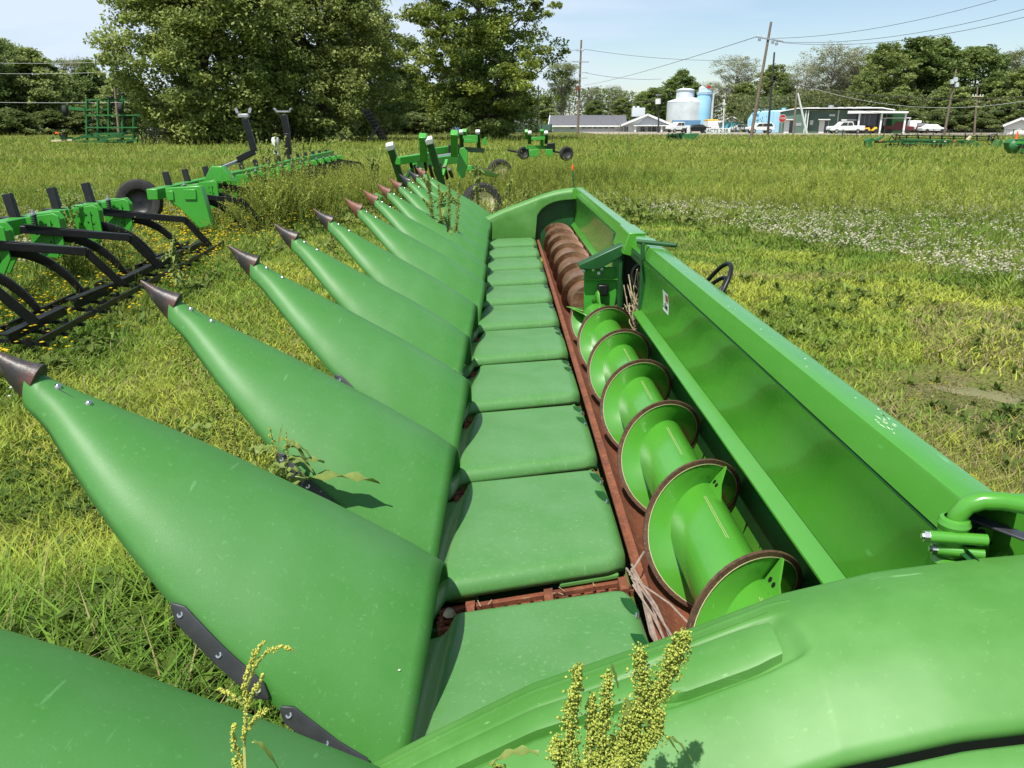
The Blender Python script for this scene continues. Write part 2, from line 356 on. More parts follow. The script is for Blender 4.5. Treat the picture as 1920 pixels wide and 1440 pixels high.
tipmats = ['boot', 'boot', 'boot', 'boot', 'boot', 'boot', 'bootrust', 'bootrust', 'bootrust', 'bootrust', 'bootblack', 'bootblack', 'bootrust']
rr = random.Random(3)
for i in range(1, 13):
    c = copy_tree(s0, hd); c.location.y = PT*i+rr.uniform(-.006, .006); snouts.append(c)
    if i > 1: c.rotation_euler.z = rr.uniform(-.006, .006)
    for ch in c.children:
        if ch.name.startswith('snout_tip') and tipmats[i] != 'boot':
            ch.data = ch.data.copy(); ch.data.materials[0] = M[tipmats[i]]; ch['label'] = {'bootrust': 'faded rust red snout tip', 'bootblack': 'black snout tip'}[tipmats[i]]
    if i > 6:
        for ch in list(c.children):
            if ch.name.startswith('rub_strap'):
                for g in list(ch.children): bpy.data.objects.remove(g)
                bpy.data.objects.remove(ch)
# scratches and droppings on the skins of the nearest snouts
M['scratch'] = mat('pale_scratch', (.17, .36, .13), .55); M['dropping'] = mat('chalky_spot', (.62, .66, .58), .8)
rs = random.Random(23)
def on_snout(x, s, lift=.0012):
    _, ap, w, d = snout_at(x); return Vector((x, .848+w*s, snout_z(ap, w, d, s, x)+lift))
for k in (1, 2, 3, 4, 5):
    m = MB()
    for j in range(9 if k < 3 else 5):
        xa = rs.uniform(-.92, -.3); ln = rs.uniform(.05, .28) if j < 4 else rs.uniform(.015, .05); sa = rs.uniform(-.85, -.15); ds = rs.uniform(-.12, .12)+(ln*.25); hw = rs.uniform(.0005, .0011)
        rows = []
        for i in range(9):
            u = i/8; x_ = min(-.18, xa+ln*u); s_ = sa+ds*u+.03*math.sin(3*u); c = on_snout(x_, s_); e_ = hw*math.sin(math.pi*(u*.94+.03)); rows.append([c+Vector((0, -e_, -e_*.4)), c+Vector((0, e_, e_*.4))])
        m.grid(rows)
    m.build('scratches', 'scratch', snouts[k], shift=(0, hd.location.y, 0))
    m = MB()
    for j in range(4):
        c = on_snout(rs.uniform(-.7, -.2), rs.uniform(-.8, .1)); r_ = rs.uniform(.0015, .0032); m.add([c+Vector((r_*math.cos(a)*rs.uniform(.6, 1.2), r_*math.sin(a), 0)) for a in [R(60*q) for q in range(6)]], [tuple(range(6))])
    m.build('droppings', 'dropping', snouts[k], shift=(0, hd.location.y, 0))
# --- hoods between auger and snouts
def make_hood(gy):
    Wd = .704; rows = []
    x0, x1 = -.46, .376
    nu, nv = 70, 30
    def e(t, r):   # edge fall-off 0..1
        return 0 if t >= r else 1-math.sqrt(max(0, 1-(1-t/r)**2))
    for j in range(nv+1):
        v = j/nv; v = .5-.5*math.cos(math.pi*v) if True else v
        row = []
        for i in range(nu+1):
            u = i/nu; u = u if u < .55 else .55+.45*math.sin((u-.55)/.45*math.pi/2)
            x = x0+(x1-x0)*u
            rc = .075                                           # rounded right corners
            yn = gy-.132+.27*(x+.15); LL = .738-.045*(x+.15); y = yn+LL*v
            dxr = x1-x; dyn = LL*v; dyf = LL*(1-v)
            yy = y
            xe = -.170+.040*v-.008*math.sin(math.pi*v); q = max(0, (xe-x)/.028)
            z = .499+.004*u-.040*v**2.3-.010*(1-v)**3
            z -= .050*e(dyn, .042)+.014*e(dyf, .02)+.055*e(dxr, .05)
            z -= .060*(1-math.exp(-q*q*1.2))+.004*q
            # corner squeeze
            if dxr < rc:
                q = rc-math.sqrt(max(0, rc*rc-(rc-dxr)**2))
                yy = y+q*(1-v)*.9-q*v*.9
            row.append((x, yy, z))
        rows.append(row)
    sh = (0, hd.location.y, 0)
    mb = MB().grid(rows); n = len(mb.v)
    o = mb.build('row_hood', 'hood', hd, solid=.010, sharp=50, shift=sh)
    def shear(mb, dy=0):
        for p in mb.v: p.y += dy+.27*(p.x+.15)
        return mb
    shear(MB().bx(.16, .345, gy+.002, gy+.060, .418, .437), -.132).build('lower_lip', 'panel', o, bevel=.006, shift=sh)
    for k, yy in enumerate((gy+.60, gy+.42)):
        v = (yy-gy)/.74; zz = .503-.040*v**2.3
        m = MB(); m.add([(.318, yy+.045, zz+.003), (.352, yy+.040, zz-.004), (.366, yy-.01, zz-.014), (.362, yy-.035, zz-.012), (.338, yy-.030, zz+.002), (.326, yy, zz+.0035)], [(0, 1, 2, 3, 4, 5)][::-1]); shear(m, -.132).build('hinge_pocket', 'dkgreen', o, shift=sh)
        shear(MB().cyl((.352, yy-.048, zz-.008), (.356, yy-.030, zz-.006), .006, 8), -.132).build('hinge_pin', 'chrome', o, shift=sh)
    return o
h0 = make_hood(Y0)
for i in range(1, 11):
    c = copy_tree(h0, hd); c.location.y = PT*i; c.location.z = rr.uniform(-.004, .004); c.rotation_euler.z = rr.uniform(-.006, .006)*0
h0.location.y = -.062
# --- gathering chains seen in the gaps
def make_chain(gy):
    sh = (0, hd.location.y, 0)
    def sk(mb):
        for p in mb.v: p.y += -.138+.27*(p.x+.15)
    m = MB(); m.bx(-.19, .36, gy+.004, gy+.022, .385, .414); m.bx(-.19, .36, gy-.062, gy-.05, .36, .40)
    sk(m); o = m.build('chain_rail', 'rust', hd, bevel=.002, shift=sh)
    c = MB(); k = 0; x = -.18
    while x < .36:
        c.cyl((x, gy-.046, .395), (x, gy-.004, .395), .0085, 8); c.bx(x-.015, x+.034, gy-.0462, gy-.040, .386, .406) if k % 2 else c.bx(x-.015, x+.034, gy-.036, gy-.030, .386, .406)
        c.bx(x-.015, x+.034, gy-.012, gy-.006, .385, .405)
        if k % 6 == 2: c.bx(x-.012, x+.014, gy-.055, gy+.012, .398, .428)
        x += .038; k += 1
    sk(c); c.build('gathering_chain', 'rust', o, shift=sh); return o
ch0 = make_chain(Y0+PT-.006)
for i in range(1, 5):
    c = copy_tree(ch0, hd); c.location.y = PT*i
# row unit frames below (dark)
m = MB()
for i in range(13): m.bx(-.62, .36, Y0+PT*i-.16 if i < 12 else 9.55, Y0+PT*i-.02 if i < 12 else 9.66, .16, .36)
m.bx(-.10, .30, 1.25, 9.66, .12, .20)
m.build('row_unit_frame', 'dkgreen', hd, bevel=.005)
# --- trough
def arc(cx, cz, r, a0, a1, n): return [(cx+r*math.cos(R(a0+(a1-a0)*k/n)), cz+r*math.sin(R(a0+(a1-a0)*k/n))) for k in range(n+1)]
def extr(profile, y0, y1, name, m, solid=0, ny=2, parent=None, **k):
    rows = [[(x, y0+(y1-y0)*j/ny, z) for x, z in profile] for j in range(ny+1)]
    return MB().grid(rows).build(name, m, parent or hd, solid=solid, **k)
tr_ = [(.392, .432), (.398, .422), (.412, .418)]+arc(AX, AZ, .234, 184, 330, 26)
extr(tr_, Y0-.02, 9.78, 'auger_trough', 'rust', ny=2)
PLT = [(.868, .492), (.8705, .47), (.8700, .44), (.8660, .41), (.8590, .38), (.8480, .34)]
m = MB()
for (a, b) in ((Y0, 4.84), (6.12, 9.70)):
    rows = []; pr = PLT[::-1]
    m.grid([[(x, y, z) for x, z in pr] for y in (a, b)])
    m.grid([[(x, y, z) for x, z in [(pr[0][0], pr[0][1]), (pr[0][0]-.006, pr[0][1]-.004), (pr[0][0]-.002, pr[0][1]-.012)]] for y in (a, b)])
strp = m.build('stripper_plate', 'paint', hd)
k = 0
for yy in [1.36+i*.31 for i in range(12)]:
    a = R(14); p = Vector((.868, yy, .415))
    MB().lathe(p, (-1, 0, .15), [(.009, 0), (.009, .003), (.006, .004), (.006, .008), (.0001, .009)], 10).build('plate_bolt', 'chrome', strp)
m = MB()
for yy in [1.36+i*.31 for i in range(12)]:
    a = R(-8); m.grid([[(x_-.0022, yq, z_) for x_, z_ in PLT[1:5]] for yq in (yy-.0025, yy+.0025)]); m.grid([[(x_-.0022, yy+.15+w_*(1-abs(i_-2)/2.01), z_) for i_, (x_, z_) in enumerate(PLT[1:6])] for w_ in (-.012, .012)])
m.build('adjusting_slots', 'black', strp)
# --- auger
def helix(y0, y1, ytop, pitch, sgn, r0, r1, th, dy=.0, n=40):
    """one-turn-per-pitch flight, sgn -1: turns clockwise going away"""
    mb = MB(); rows = []; N_ = int(abs(y1-y0)/pitch*n)
    for i in range(N_+1):
        y = y0+(y1-y0)*i/N_; ph = math.pi/2+sgn*(y-ytop)/pitch*2*math.pi; c, s = math.cos(ph), math.sin(ph)
        rows.append([(AX+c*r_, y+o, AZ+s*r_) for r_, o in ((r0, -th/2), ((r0+r1)/2, -th/2), (r1, -th/2), (r1, th/2), ((r0+r1)/2, th/2), (r0, th/2))])
    mb.grid(rows)
    for e in (rows[0], rows[-1]): mb.add(e, [(0, 1, 4, 5), (1, 2, 3, 4)])
    return mb
pipe = MB().cyl((AX, Y0-.05, AZ), (AX, 5.37, AZ), PR, 48).build('auger_tube', 'paint', hd, sharp=40)
fl = helix(Y0+.02, 5.36, 3.03, .612, -1, PR-.004, AR-.005, .006).build('auger_flighting', 'paint', pipe, sharp=50)
helix(Y0+.02, 5.36, 3.03, .612, -1, AR-.0115, AR+.0035, .012, n=48).build('flight_edge', 'rim', fl, sharp=50)
helix(Y0+.02, 5.36, 3.03-.0063, .612, -1, AR-.0135, AR-.0114, .0018, n=48).build('flight_primer_line', 'edge', fl, sharp=50)
# weld seams and rub marks on the pipe
for y in (1.46, 2.05, 2.68, 3.3, 3.9):
    m = MB()
    for da in (0, 3.2):
        a = R(84+da); m.grid([[(AX+(PR+.0012)*math.cos(a+q), yy, AZ+(PR+.0012)*math.sin(a+q)) for q in (-.006, .006)] for yy in (y, y+.17, y+.28)])
    m.build('weld_seam', 'edge', pipe)
# gussets with holes
def gusset(yc, ang, s=1):
    a = R(ang); r = Vector((math.cos(a), 0, math.sin(a))); t = Vector((-math.sin(a), 0, math.cos(a))); o = Vector((AX, yc, AZ))+r*(PR-.004)
    P_ = [o, o+Vector((0, .15, 0)), o+r*.086+Vector((0, .15, 0)), o+r*.088+Vector((0, .143, 0)), o+r*.036+Vector((0, .085, 0))]
    m = MB(); q = t*.003
    m.add([p-q for p in P_]+[p+q for p in P_], [(0,1,2,3,4), (9,8,7,6,5)]+[(i, (i+1) % 5, 5+(i+1) % 5, 5+i) for i in range(5)])
    g = m.build('gusset', 'paint', pipe)
    for d in (.10, .126):
        c = o+r*.022+Vector((0, d, 0)); MB().lathe(c, t, [(.0001, -.0045), (.008, -.0045), (.008, .0045), (.0001, .0045)], 12).build('bolt_hole', 'black', g)
gusset(1.695, 60); gusset(2.325, 54)
# far auger: rust polished
pipe2 = MB().cyl((AX, 5.80, AZ), (AX, 9.72, AZ), .158, 40).build('auger_tube', 'rustpolish', hd, sharp=40); pipe2['label'] = 'rusty polished far auger tube'
fl2 = helix(5.72, 9.70, 6.60, .60, 1, PR-.004, AR+.004, .008).build('auger_flighting', 'rustpolish', pipe2, sharp=50); fl2['label'] = 'rusty polished flighting'
# centre paddles, hanger
MB().cyl((AX, 5.37, AZ), (AX, 5.80, AZ), .055, 20).build('auger_shaft', 'rust', hd)
for ang, y0_, ln, mt in ((150, 5.22, .20, 'paint'), (85, 5.30, .12, 'paint'), (20, 5.48, .25, 'rust'), (165, 5.48, .28, 'paint'), (230, 5.3, .2, 'paint')):
    a = R(ang); r = Vector((math.cos(a), 0, math.sin(a))); t = Vector((-math.sin(a), 0, math.cos(a))); c = Vector((AX, y0_, AZ)); rows = []
    for i in range(7):
        u = i/6; w = .5-.5*math.cos(2*math.pi*min(max(u, .08), .92)); rows.append([c+r*(.07)+Vector((0, ln*u, 0))+t*.02*u, c+r*(.08+.125*math.sqrt(w))+Vector((0, ln*u, 0))+t*.05*u])
    MB().grid(rows).build('auger_paddle', mt, hd, solid=.007)
# hanger plate with bearing bolts and arm to the beam
HY = 5.44
hp = MB().prism([(.56, .80), (.62, .80), (.79, .80), (.80, .60), (.79, .50), (.76, .40), (.62, .38), (.57, .45)], HY, HY+.012, 'y').build('auger_hanger', 'paint2', hd, bevel=.004)
MB().prism([(.515, .83), (.525, .80), (.66, .80), (.88, .93), (.88, 1.00), (.70, .92)], HY-.10, HY+.02, 'y').build('hanger_arm', 'dkgreen', hd, bevel=.006)  # dark green puts the shade on the arm into its colour
for x, z in ((.56, .775), (.63, .785), (.69, .79), (.67, .755)):
    MB().lathe((x, HY-.001, z), (0, -1, 0), [(.016, 0), (.016, .008), (.010, .010), (.010, .028), (.0001, .03)], 6).build('hanger_bolt', 'chrome', hp, sharp=20)
MB().bx(.55, .80, HY-.035, HY-.001, .715, .722).build('hanger_shelf', 'paint', hp)
MB().bx(.66, .735, HY-.045, HY-.001, .60, .68).build('hanger_block', 'black', hp, bevel=.01)
# --- back wall and beam
XW = .86
prof_w = [(.803, .618), (XW-.004, .652), (XW, .66)]
def wall(y0_, y1_, nm):
    # shelf (pale strip), curved sheet, crease, beam face, beam top, outer face
    pr = [(.806, .555), (.803, .628), (.805, .632)]
    extr([(.842, .590), (.828, .592), (.8235, .596), (.8245, .603), (.8635, .6330), (.8665, .6375)], y0_, y1_, 'wall_shelf', 'paint'); extr([(.8705, .493), (.876, .54), (.846, .591)], y0_, y1_, 'wall_gap', 'paint')
    cur = [(.8668, .639), (XW+.016, .70), (XW+.022, .76), (XW+.022, .82), (XW+.014, .88), (XW+.004, .93), (XW, .958)]
    return extr(cur, y0_, y1_, 'back_sheet', 'paint', ny=8)
w1 = wall(1.335, 4.85, 'n'); w2 = wall(6.10, 9.74, 'f')
extr([(XW+.001, .9585), (XW+.010, .962), (XW+.014, .966), (XW+.012, .969), (XW+.006, .972)], Y0-.06, 9.74, 'seam_gasket', 'dkgreen')
beam = extr([(XW+.002, .966), (.8785, 1.036), (.8815, 1.0435), (.888, 1.046), (.956, 1.046), (.963, 1.043), (.965, 1.036), (.965, .60)], Y0+.02, 9.80, 'top_beam', 'paint', ny=4, sharp=25)
MB().bx(.855, .970, 4.86, 5.08, 1.0475, 1.052).build('beam_strap', 'paint', beam, bevel=.002)
MB().prism([(.80, .92), (.875, .90), (.885, 1.047), (.955, 1.047), (.955, 1.062), (.84, 1.062)], 5.25, 5.75, 'y').build('beam_saddle', 'paint', beam, bevel=.006)
# opening frame for the feeder
for nm, (a, b, c, d, e, f_) in dict(o1=(XW-.005, 1.06, 4.80, 4.855, .16, .958), o2=(XW-.005, 1.06, 6.095, 6.15, .16, .958), o3=(XW, 1.06, 4.85, 6.10, .90, .955), o4=(XW+.01, 1.06, 4.85, 6.10, .14, .20)).items():
    MB().bx(a, b, c, d, e, f_).build('opening_frame', 'dkgreen', hd, bevel=.004)  # frames coloured dark to stand in for shade inside the opening
MB().bx(.945, .953, 4.86, 6.10, .16, .93).build('opening_shade_sheet', 'gap_shade', hd)  # added dark sheet, stands in for the shade in the feeder opening
MB().lathe((.915, 5.10, .80), (-.8, -.6, .15), [(.085, 0), (.085, .02), (.068, .02), (.068, 0), (.085, 0)], 30).build('ring_collar', 'black', hd)
MB().bx(.80, .822, 5.36, 5.40, .30, .93).build('opening_post', 'dkgreen', hd, bevel=.004)
# step handle across the beam
hb = MB().cyl((.815, 4.76, 1.072), (1.03, 4.63, 1.066), .014, 16).build('latch_handle', 'dkgreen', hd)
MB().bx(.84, .856, 4.72, 4.78, .96, 1.066).build('handle_bracket', 'dkgreen', hb, bevel=.003)
# sticker on back sheet near the opening
sy0, sz0 = 4.08, .80
def onwall(z): 
    pts = [(XW, .655), (XW+.014, .70), (XW+.022, .76), (XW+.022, .82), (XW+.014, .88), (XW+.004, .93)]
    return float(np.interp(z, [p[1] for p in pts], [p[0] for p in pts]))
def decal(name, y0_, y1_, z0_, z1_, m_, lift, parent=hd, slant=0):
    rows = [[(onwall(z)-lift, y+slant*(z-z0_), z) for y in (y0_, y1_)] for z in np.linspace(z0_, z1_, 5)]
    return MB().grid(rows).build(name, m_, parent)
st = decal('warning_sticker', 4.05, 4.20, .772, .885, 'stickerw', .0015)
decal('sticker_red_band', 4.063, 4.13, .835, .872, 'redp', .0025, st)
decal('sticker_black_symbol', 4.075, 4.12, .79, .812, 'black', .0025, st, .3)
decal('sticker_black_symbol', 4.128, 4.15, .79, .825, 'black', .0025, st, -.4)
decal('sticker_black_symbol', 4.158, 4.19, .792, .80, 'black', .0025, st)
decal('sticker_black_symbol', 4.158, 4.188, .807, .812, 'black', .0025, st)
# bolts on the sheet close to the opening
for y in (4.62, 4.70, 4.78):
    MB().lathe((onwall(.92)-.001, y, .93), (-1, 0, 0), [(.007, 0), (.007, .002), (.0001, .004)], 10).build('sheet_rivet', 'paint', w1)
extr([(XW+.0215, .84), (XW+.019, .842)], 4.0, 4.5, 'scuff_line', 'dkgreen', parent=w1)
# --- far end panel
def top_far(x): return float(np.interp(x, [-.75, -.5, -.277, 0, .287, .45, .615, .75, .844, .976], [.40, .565, .677, .80, .904, .966, 1.013, 1.037, 1.048, 1.051]))
YF = 9.66
arch = [(.372, .30), (.372, .52), (.374, .62), (.384, .69), (.41, .745), (.455, .80), (.52, .848), (.60, .883), (.70, .905), (.86, .915)]
xs_ = np.linspace(-.72, .97, 60)
rows = []
for x in xs_:
    t = top_far(x); bot = .30 if x < .372 else float(np.interp(x, [p[0] for p in arch[2:]], [p[1] for p in arch[2:]]))
    rows.append([(x, YF, bot+(t-.045-bot)*k/6) for k in range(7)]+[(x, YF+.012, t-.022), (x, YF+.038, t-.006), (x, YF+.08, t), (x, YF+.16, t-.012), (x, YF+.24, t-.05), (x, YF+.30, t-.12), (x, YF+.33, t-.25), (x, YF+.34, .2)])
ep = MB().grid(rows).build('end_panel', 'panel', hd, solid=.006, sharp=60); ep['label'] = 'rounded end panel closing the far end of the header'
rows = [[(x, YF, z), (x, YF+.10, z)] for x, z in arch]
MB().grid(rows).build('arch_reveal', 'dkgreen', ep)  # shade inside the arch put into the dark green colour
MB().bx(.36, .86, YF+.10, YF+.11, .2, .95).build('inner_end_plate', 'dkgreen', ep)  # back of the recess, its shadow painted as dark green
# --- near end panel
def top_near(x): return float(np.interp(x, [-.55, -.35, -.149, .049, .3135, .512, .685, .88, 1.1, 1.4], [.33, .47, .595, .711, .819, .910, .957, .985, 1.005, 1.02]))
sec = [(1.272, -.30), (1.270, -.06), (1.262, -.035), (1.242, -.016), (1.20, -.004), (1.15, 0), (1.10, -.008), (1.04, -.028), (1.0, -.050), (.96, -.076), (.937, -.094), (.931, -.102), (.930, -.125)]
sec2 = [(.9165, -.145), (.9155, -.124), (.912, -.116), (.903, -.112), (.875, -.120), (.81, -.158), (.75, -.215), (.71, -.28), (.69, -.38), (.68, -.55)]
xs_ = np.linspace(-.60, 1.35, 90)
def near_pt(x, y, dz):
    t = top_near(x); sh_ = -.35*max(0, x-.4)*0
    return (x, y+sh_, max(.12, t+dz))
secf = sec[:4]+[(y, float(np.interp(y, [p[0] for p in sec[::-1]], [p[1] for p in sec[::-1]]))) for y in np.linspace(1.235, .94, 75)]+sec[-2:]
_d = np.array([p[1] for p in secf[4:-2]]); _k = np.hanning(19); _k /= _k.sum(); _d = np.convolve(np.pad(_d, 9, mode='reflect', reflect_type='odd'), _k, 'valid'); secf = secf[:4]+[(secf[4+i][0], float(_d[i])) for i in range(len(_d))]+secf[-2:]
def chan(x, y):
    wd = float(np.interp(x, [-.5, .20, .27, .44, .50, .53], [.031, .031, .053, .053, .046, .03])); d = abs(y-1.126)-wd
    k = 1/(1+math.exp(max(-30, min(30, d/.0022)))); e_ = 1/(1+math.exp(max(-30, min(30, (x-.500+.25*max(0, y-1.12))/.005))))
    return -.016*k*e_
xs_ = np.concatenate([np.linspace(-.60, .44, 60), np.linspace(.45, .56, 34), np.linspace(.58, 1.35, 40)])
np1 = MB().grid([[near_pt(x, y, dz+chan(x, y)) for y, dz in secf] for x in xs_]).build('end_panel', 'panel', hd, solid=.006, sharp=50); np1['label'] = 'rounded end panel closing the near end of the header'
MB().grid([[near_pt(x, y, dz) for y, dz in sec2] for x in xs_]).build('lower_end_panel', 'panel', np1, solid=.006, sharp=50)
MB().grid([[near_pt(x, y, dz) for y, dz in ((.9305, -.118), (.915, -.128))] for x in xs_]).build('panel_gap_shade', 'gap_shade', np1)  # black strip paints the shade in the groove between the two panels
def ridge(x, y):
    return top_near(x)+float(np.interp(y, [p[0] for p in sec[::-1]], [p[1] for p in sec[::-1]]))
# latch bar let into the panel
m = MB(); rows = []
for x in np.linspace(-.5, .468, 50):
    wd = float(np.interp(x, [-.5, .24, .30, .42, .468], [.024, .024, .044, .044, .036])); yc = float(np.interp(x, [-.5, .24, .30, .468], [1.135, 1.125, 1.128, 1.125]))
    h = .006 if x < .46 else .002
    rows.append([(x, yc-wd*1.02, ridge(x, yc-wd)-.020), (x, yc-wd*.98, ridge(x, yc-wd)+h*.5), (x, yc-wd*.8, ridge(x, yc-wd*.8)+h), (x, yc, ridge(x, yc)+h*1.15), (x, yc+wd*.8, ridge(x, yc+wd*.8)+h), (x, yc+wd*.98, ridge(x, yc+wd)+h*.5), (x, yc+wd*1.02, ridge(x, yc+wd)-.020)])
m.grid(rows); m.add(rows[-1], [tuple(range(7))]); m.build('latch_bar', 'panel', np1, sharp=45)
m = MB(); rows = []
for x in np.linspace(-.5, .515, 50):
    rows.append([(x, 1.200+dy, ridge(x, 1.2+dy)+dz+float(np.interp(x, [.2, .3, .48, .515], [0, .004, .004, -.004]))) for dy, dz in ((-.008, -.004), (-.004, .005), (.002, .0065), (.010, .004), (.018, -.004))])
m.grid(rows); m.build('panel_rib', 'panel', np1)
# --- bent grab pipe with clamps at the near end
px_, py_ = .860, 1.31
pp = [(px_, py_, .70), (px_, py_, .95), (px_, py_, 1.0), (px_+.004, py_-.002, 1.026), (px_+.016, py_-.005, 1.046), (px_+.038, py_-.010, 1.057), (px_+.07, py_-.018, 1.060), (px_+.16, py_-.04, 1.052), (px_+.35, py_-.09, 1.030)]
gp = MB().tube(pp, .0175, 20).build('bent_pipe', 'paint', hd, sharp=50)
for z in (.985, .905):
    MB().lathe((px_, py_, z+.02), (0, 0, 1), [(.019, -.014), (.026, -.012), (.030, 0), (.026, .010), (.019, .013)], 24).build('pipe_clamp', 'paint', gp)
MB().lathe((px_, py_, .968), (0, 0, 1), [(.0265, -.026), (.0265, .026)], 24).build('clamp_sleeve', 'paint', gp)
for (dx_, z) in ((-.018, .985), (.004, .955)):
    c = MB().cyl((px_-.035+dx_, py_-.012+dx_*.2, z), (px_+.045, py_-.036, z+.003), .0115, 14).build('clamp_bolt', 'paint', gp)
    MB().lathe((px_-.035+dx_, py_-.012+dx_*.2, z), (-1, .2, 0), [(.0115, 0), (.0115, .010), (.006, .0105), (.006, .014), (.0001, .014)], 6).build('bolt_head', 'chrome', c, sharp=20)
pts = [F(px, py, 1.345) for px, py in ((1829, 1066), (1830, 1002), (1838, 988), (1868, 992), (1886, 1004), (1902, 1036), (1906, 1066))]
m = MB().prism([(p.x, p.z) for p in pts], 1.345, 1.351, 'y').build('end_bracket', 'paint', hd, bevel=.002)
c = F(1838, 1000, 1.343); MB().lathe(c, (0, -1, 0), [(.0001, 0), (.010, 0), (.010, .0015), (.0001, .0015)], 16).build('bracket_hole', 'black', m)
c = F(1856, 1018, 1.343); MB().lathe(c, (0, -1, 0), [(.0001, 0), (.003, 0), (.003, .0015), (.0001, .0015)], 12).build('bracket_hole', 'black', m)
c = F(1868, 1026, 1.343); MB().lathe(c, (0, -1, 0), [(.008, 0), (.008, .004), (.004, .006), (.004, .012), (.0001, .012)], 8).build('bracket_bolt', 'paint', m)
MB().bar(F(1812, 966, 1.36), F(1935, 1012, 1.26), .030, .006).build('dark_brace', 'polyblack', hd, bevel=.002)
MB().bx(.93, 1.25, 1.40, 1.43, .80, 1.012).build('end_cap_plate', 'paint', hd, bevel=.01)
# --- marker stalk at far end and hoses behind the beam
mk = MB().tube([(.845, 9.62, .92), (.845, 9.60, 1.04), (.83, 9.62, 1.14), (.822, 9.63, 1.27)], .009, 10).build('marker_stalk', 'dkgreen', hd)
MB().tube([(.822, 9.63, 1.26), (.82, 9.63, 1.30), (.826, 9.63, 1.33)], [.009, .015, .011], 10).build('marker_cap', 'orange', mk)
MB().bx(.82, .87, 9.56, 9.60, .93, 1.06).build('marker_mount', 'paint', mk, bevel=.004)
for k, (dy_, r) in enumerate(((0, .17), (.12, .11))):
    pts = [(1.0+.10*math.sin(a)+.02*k, 3.75+dy_+r*math.cos(a)*.9, .93-.03*k+r*1.0*math.sin(a)) for a in [R(170-15*j) for j in range(14)]]
    MB().tube(pts, .011, 10).build('hydraulic_hose', 'black', hd, sharp=60)
# stands under the frame
m = MB()
for y in (1.5, 9.4): m.bx(.88, .96, y-.04, y+.04, 0, .62)
m.bx(.86, .965, 1.2, 4.80, .16, .6); m.bx(.86, .965, 6.15, 9.7, .16, .6)
m.build('lower_frame', 'dkgreen', hd, bevel=.004)
# paint scuff on beam top
rr = random.Random(11); m = MB()
for k in range(16):
    x = .905+rr.uniform(0, .04); y = 1.66+rr.uniform(0, .11); a = rr.uniform(-.5, .1)+1.9; l = rr.uniform(.01, .05)
    d = Vector((math.cos(a)*.4, math.sin(a), 0))*l; n_ = Vector((d.y, -d.x, 0)).normalized()*.0012
    p = Vector((x, y, 1.0466)); m.quad(p-n_, p+d*.5-n_*2, p+d, p+d*.5+n_*1.5)
M['scuff'] = mat('scraped_paint', (.42, .58, .36), .7); m.build('paint_scrape', 'scuff', beam)
m = MB()
for k in range(46):
    y = rr.uniform(1.7, 9); x = rr.uniform(.89, .955); s = rr.uniform(.0012, .003); p = Vector((x, y, 1.0466)); m.quad(p+Vector((-s, -s*2, 0)), p+Vector((s, -s, 0)), p+Vector((s, s*2, 0)), p+Vector((-s, s, 0)))
m.build('paint_chips', 'scuff', beam)

# ================================================================== RIPPERS (left of the header)
def tyre(c, axis, r, w, parent, rimmat, name='wheel', hubr=.55):
    c = Vector(c); o = MB().lathe(c, axis, [(r*hubr, -w/2*.8), (r*.72, -w/2), (r*.9, -w/2*.95), (r*.985, -w*.3), (r, -w*.1), (r, w*.1), (r*.985, w*.3), (r*.9, w/2*.95), (r*.72, w/2), (r*hubr, w/2*.8)], 32).build(name, 'rubber', parent)
    k = MB().lathe(c, axis, [(r*(hubr+.02), -w*.42), (r*(hubr-.04), -w*.36), (r*(hubr-.10), -w*.2), (r*.30, -w*.12), (r*.16, -w*.22), (r*.15, -w*.34), (.0001, -w*.35)], 26).build('rim', rimmat, o)
    MB().lathe(c, axis, [(r*(hubr+.02), w*.42), (r*(hubr-.06), w*.3), (r*.2, w*.2), (.0001, w*.25)], 26).build('rim', rimmat, o)
    MB().lathe(c-Vector(axis).normalized()*w*.35, axis, [(r*.07, 0), (r*.07, -w*.08), (.0001, -w*.09)], 12).build('hub', 'black', o)
    return o
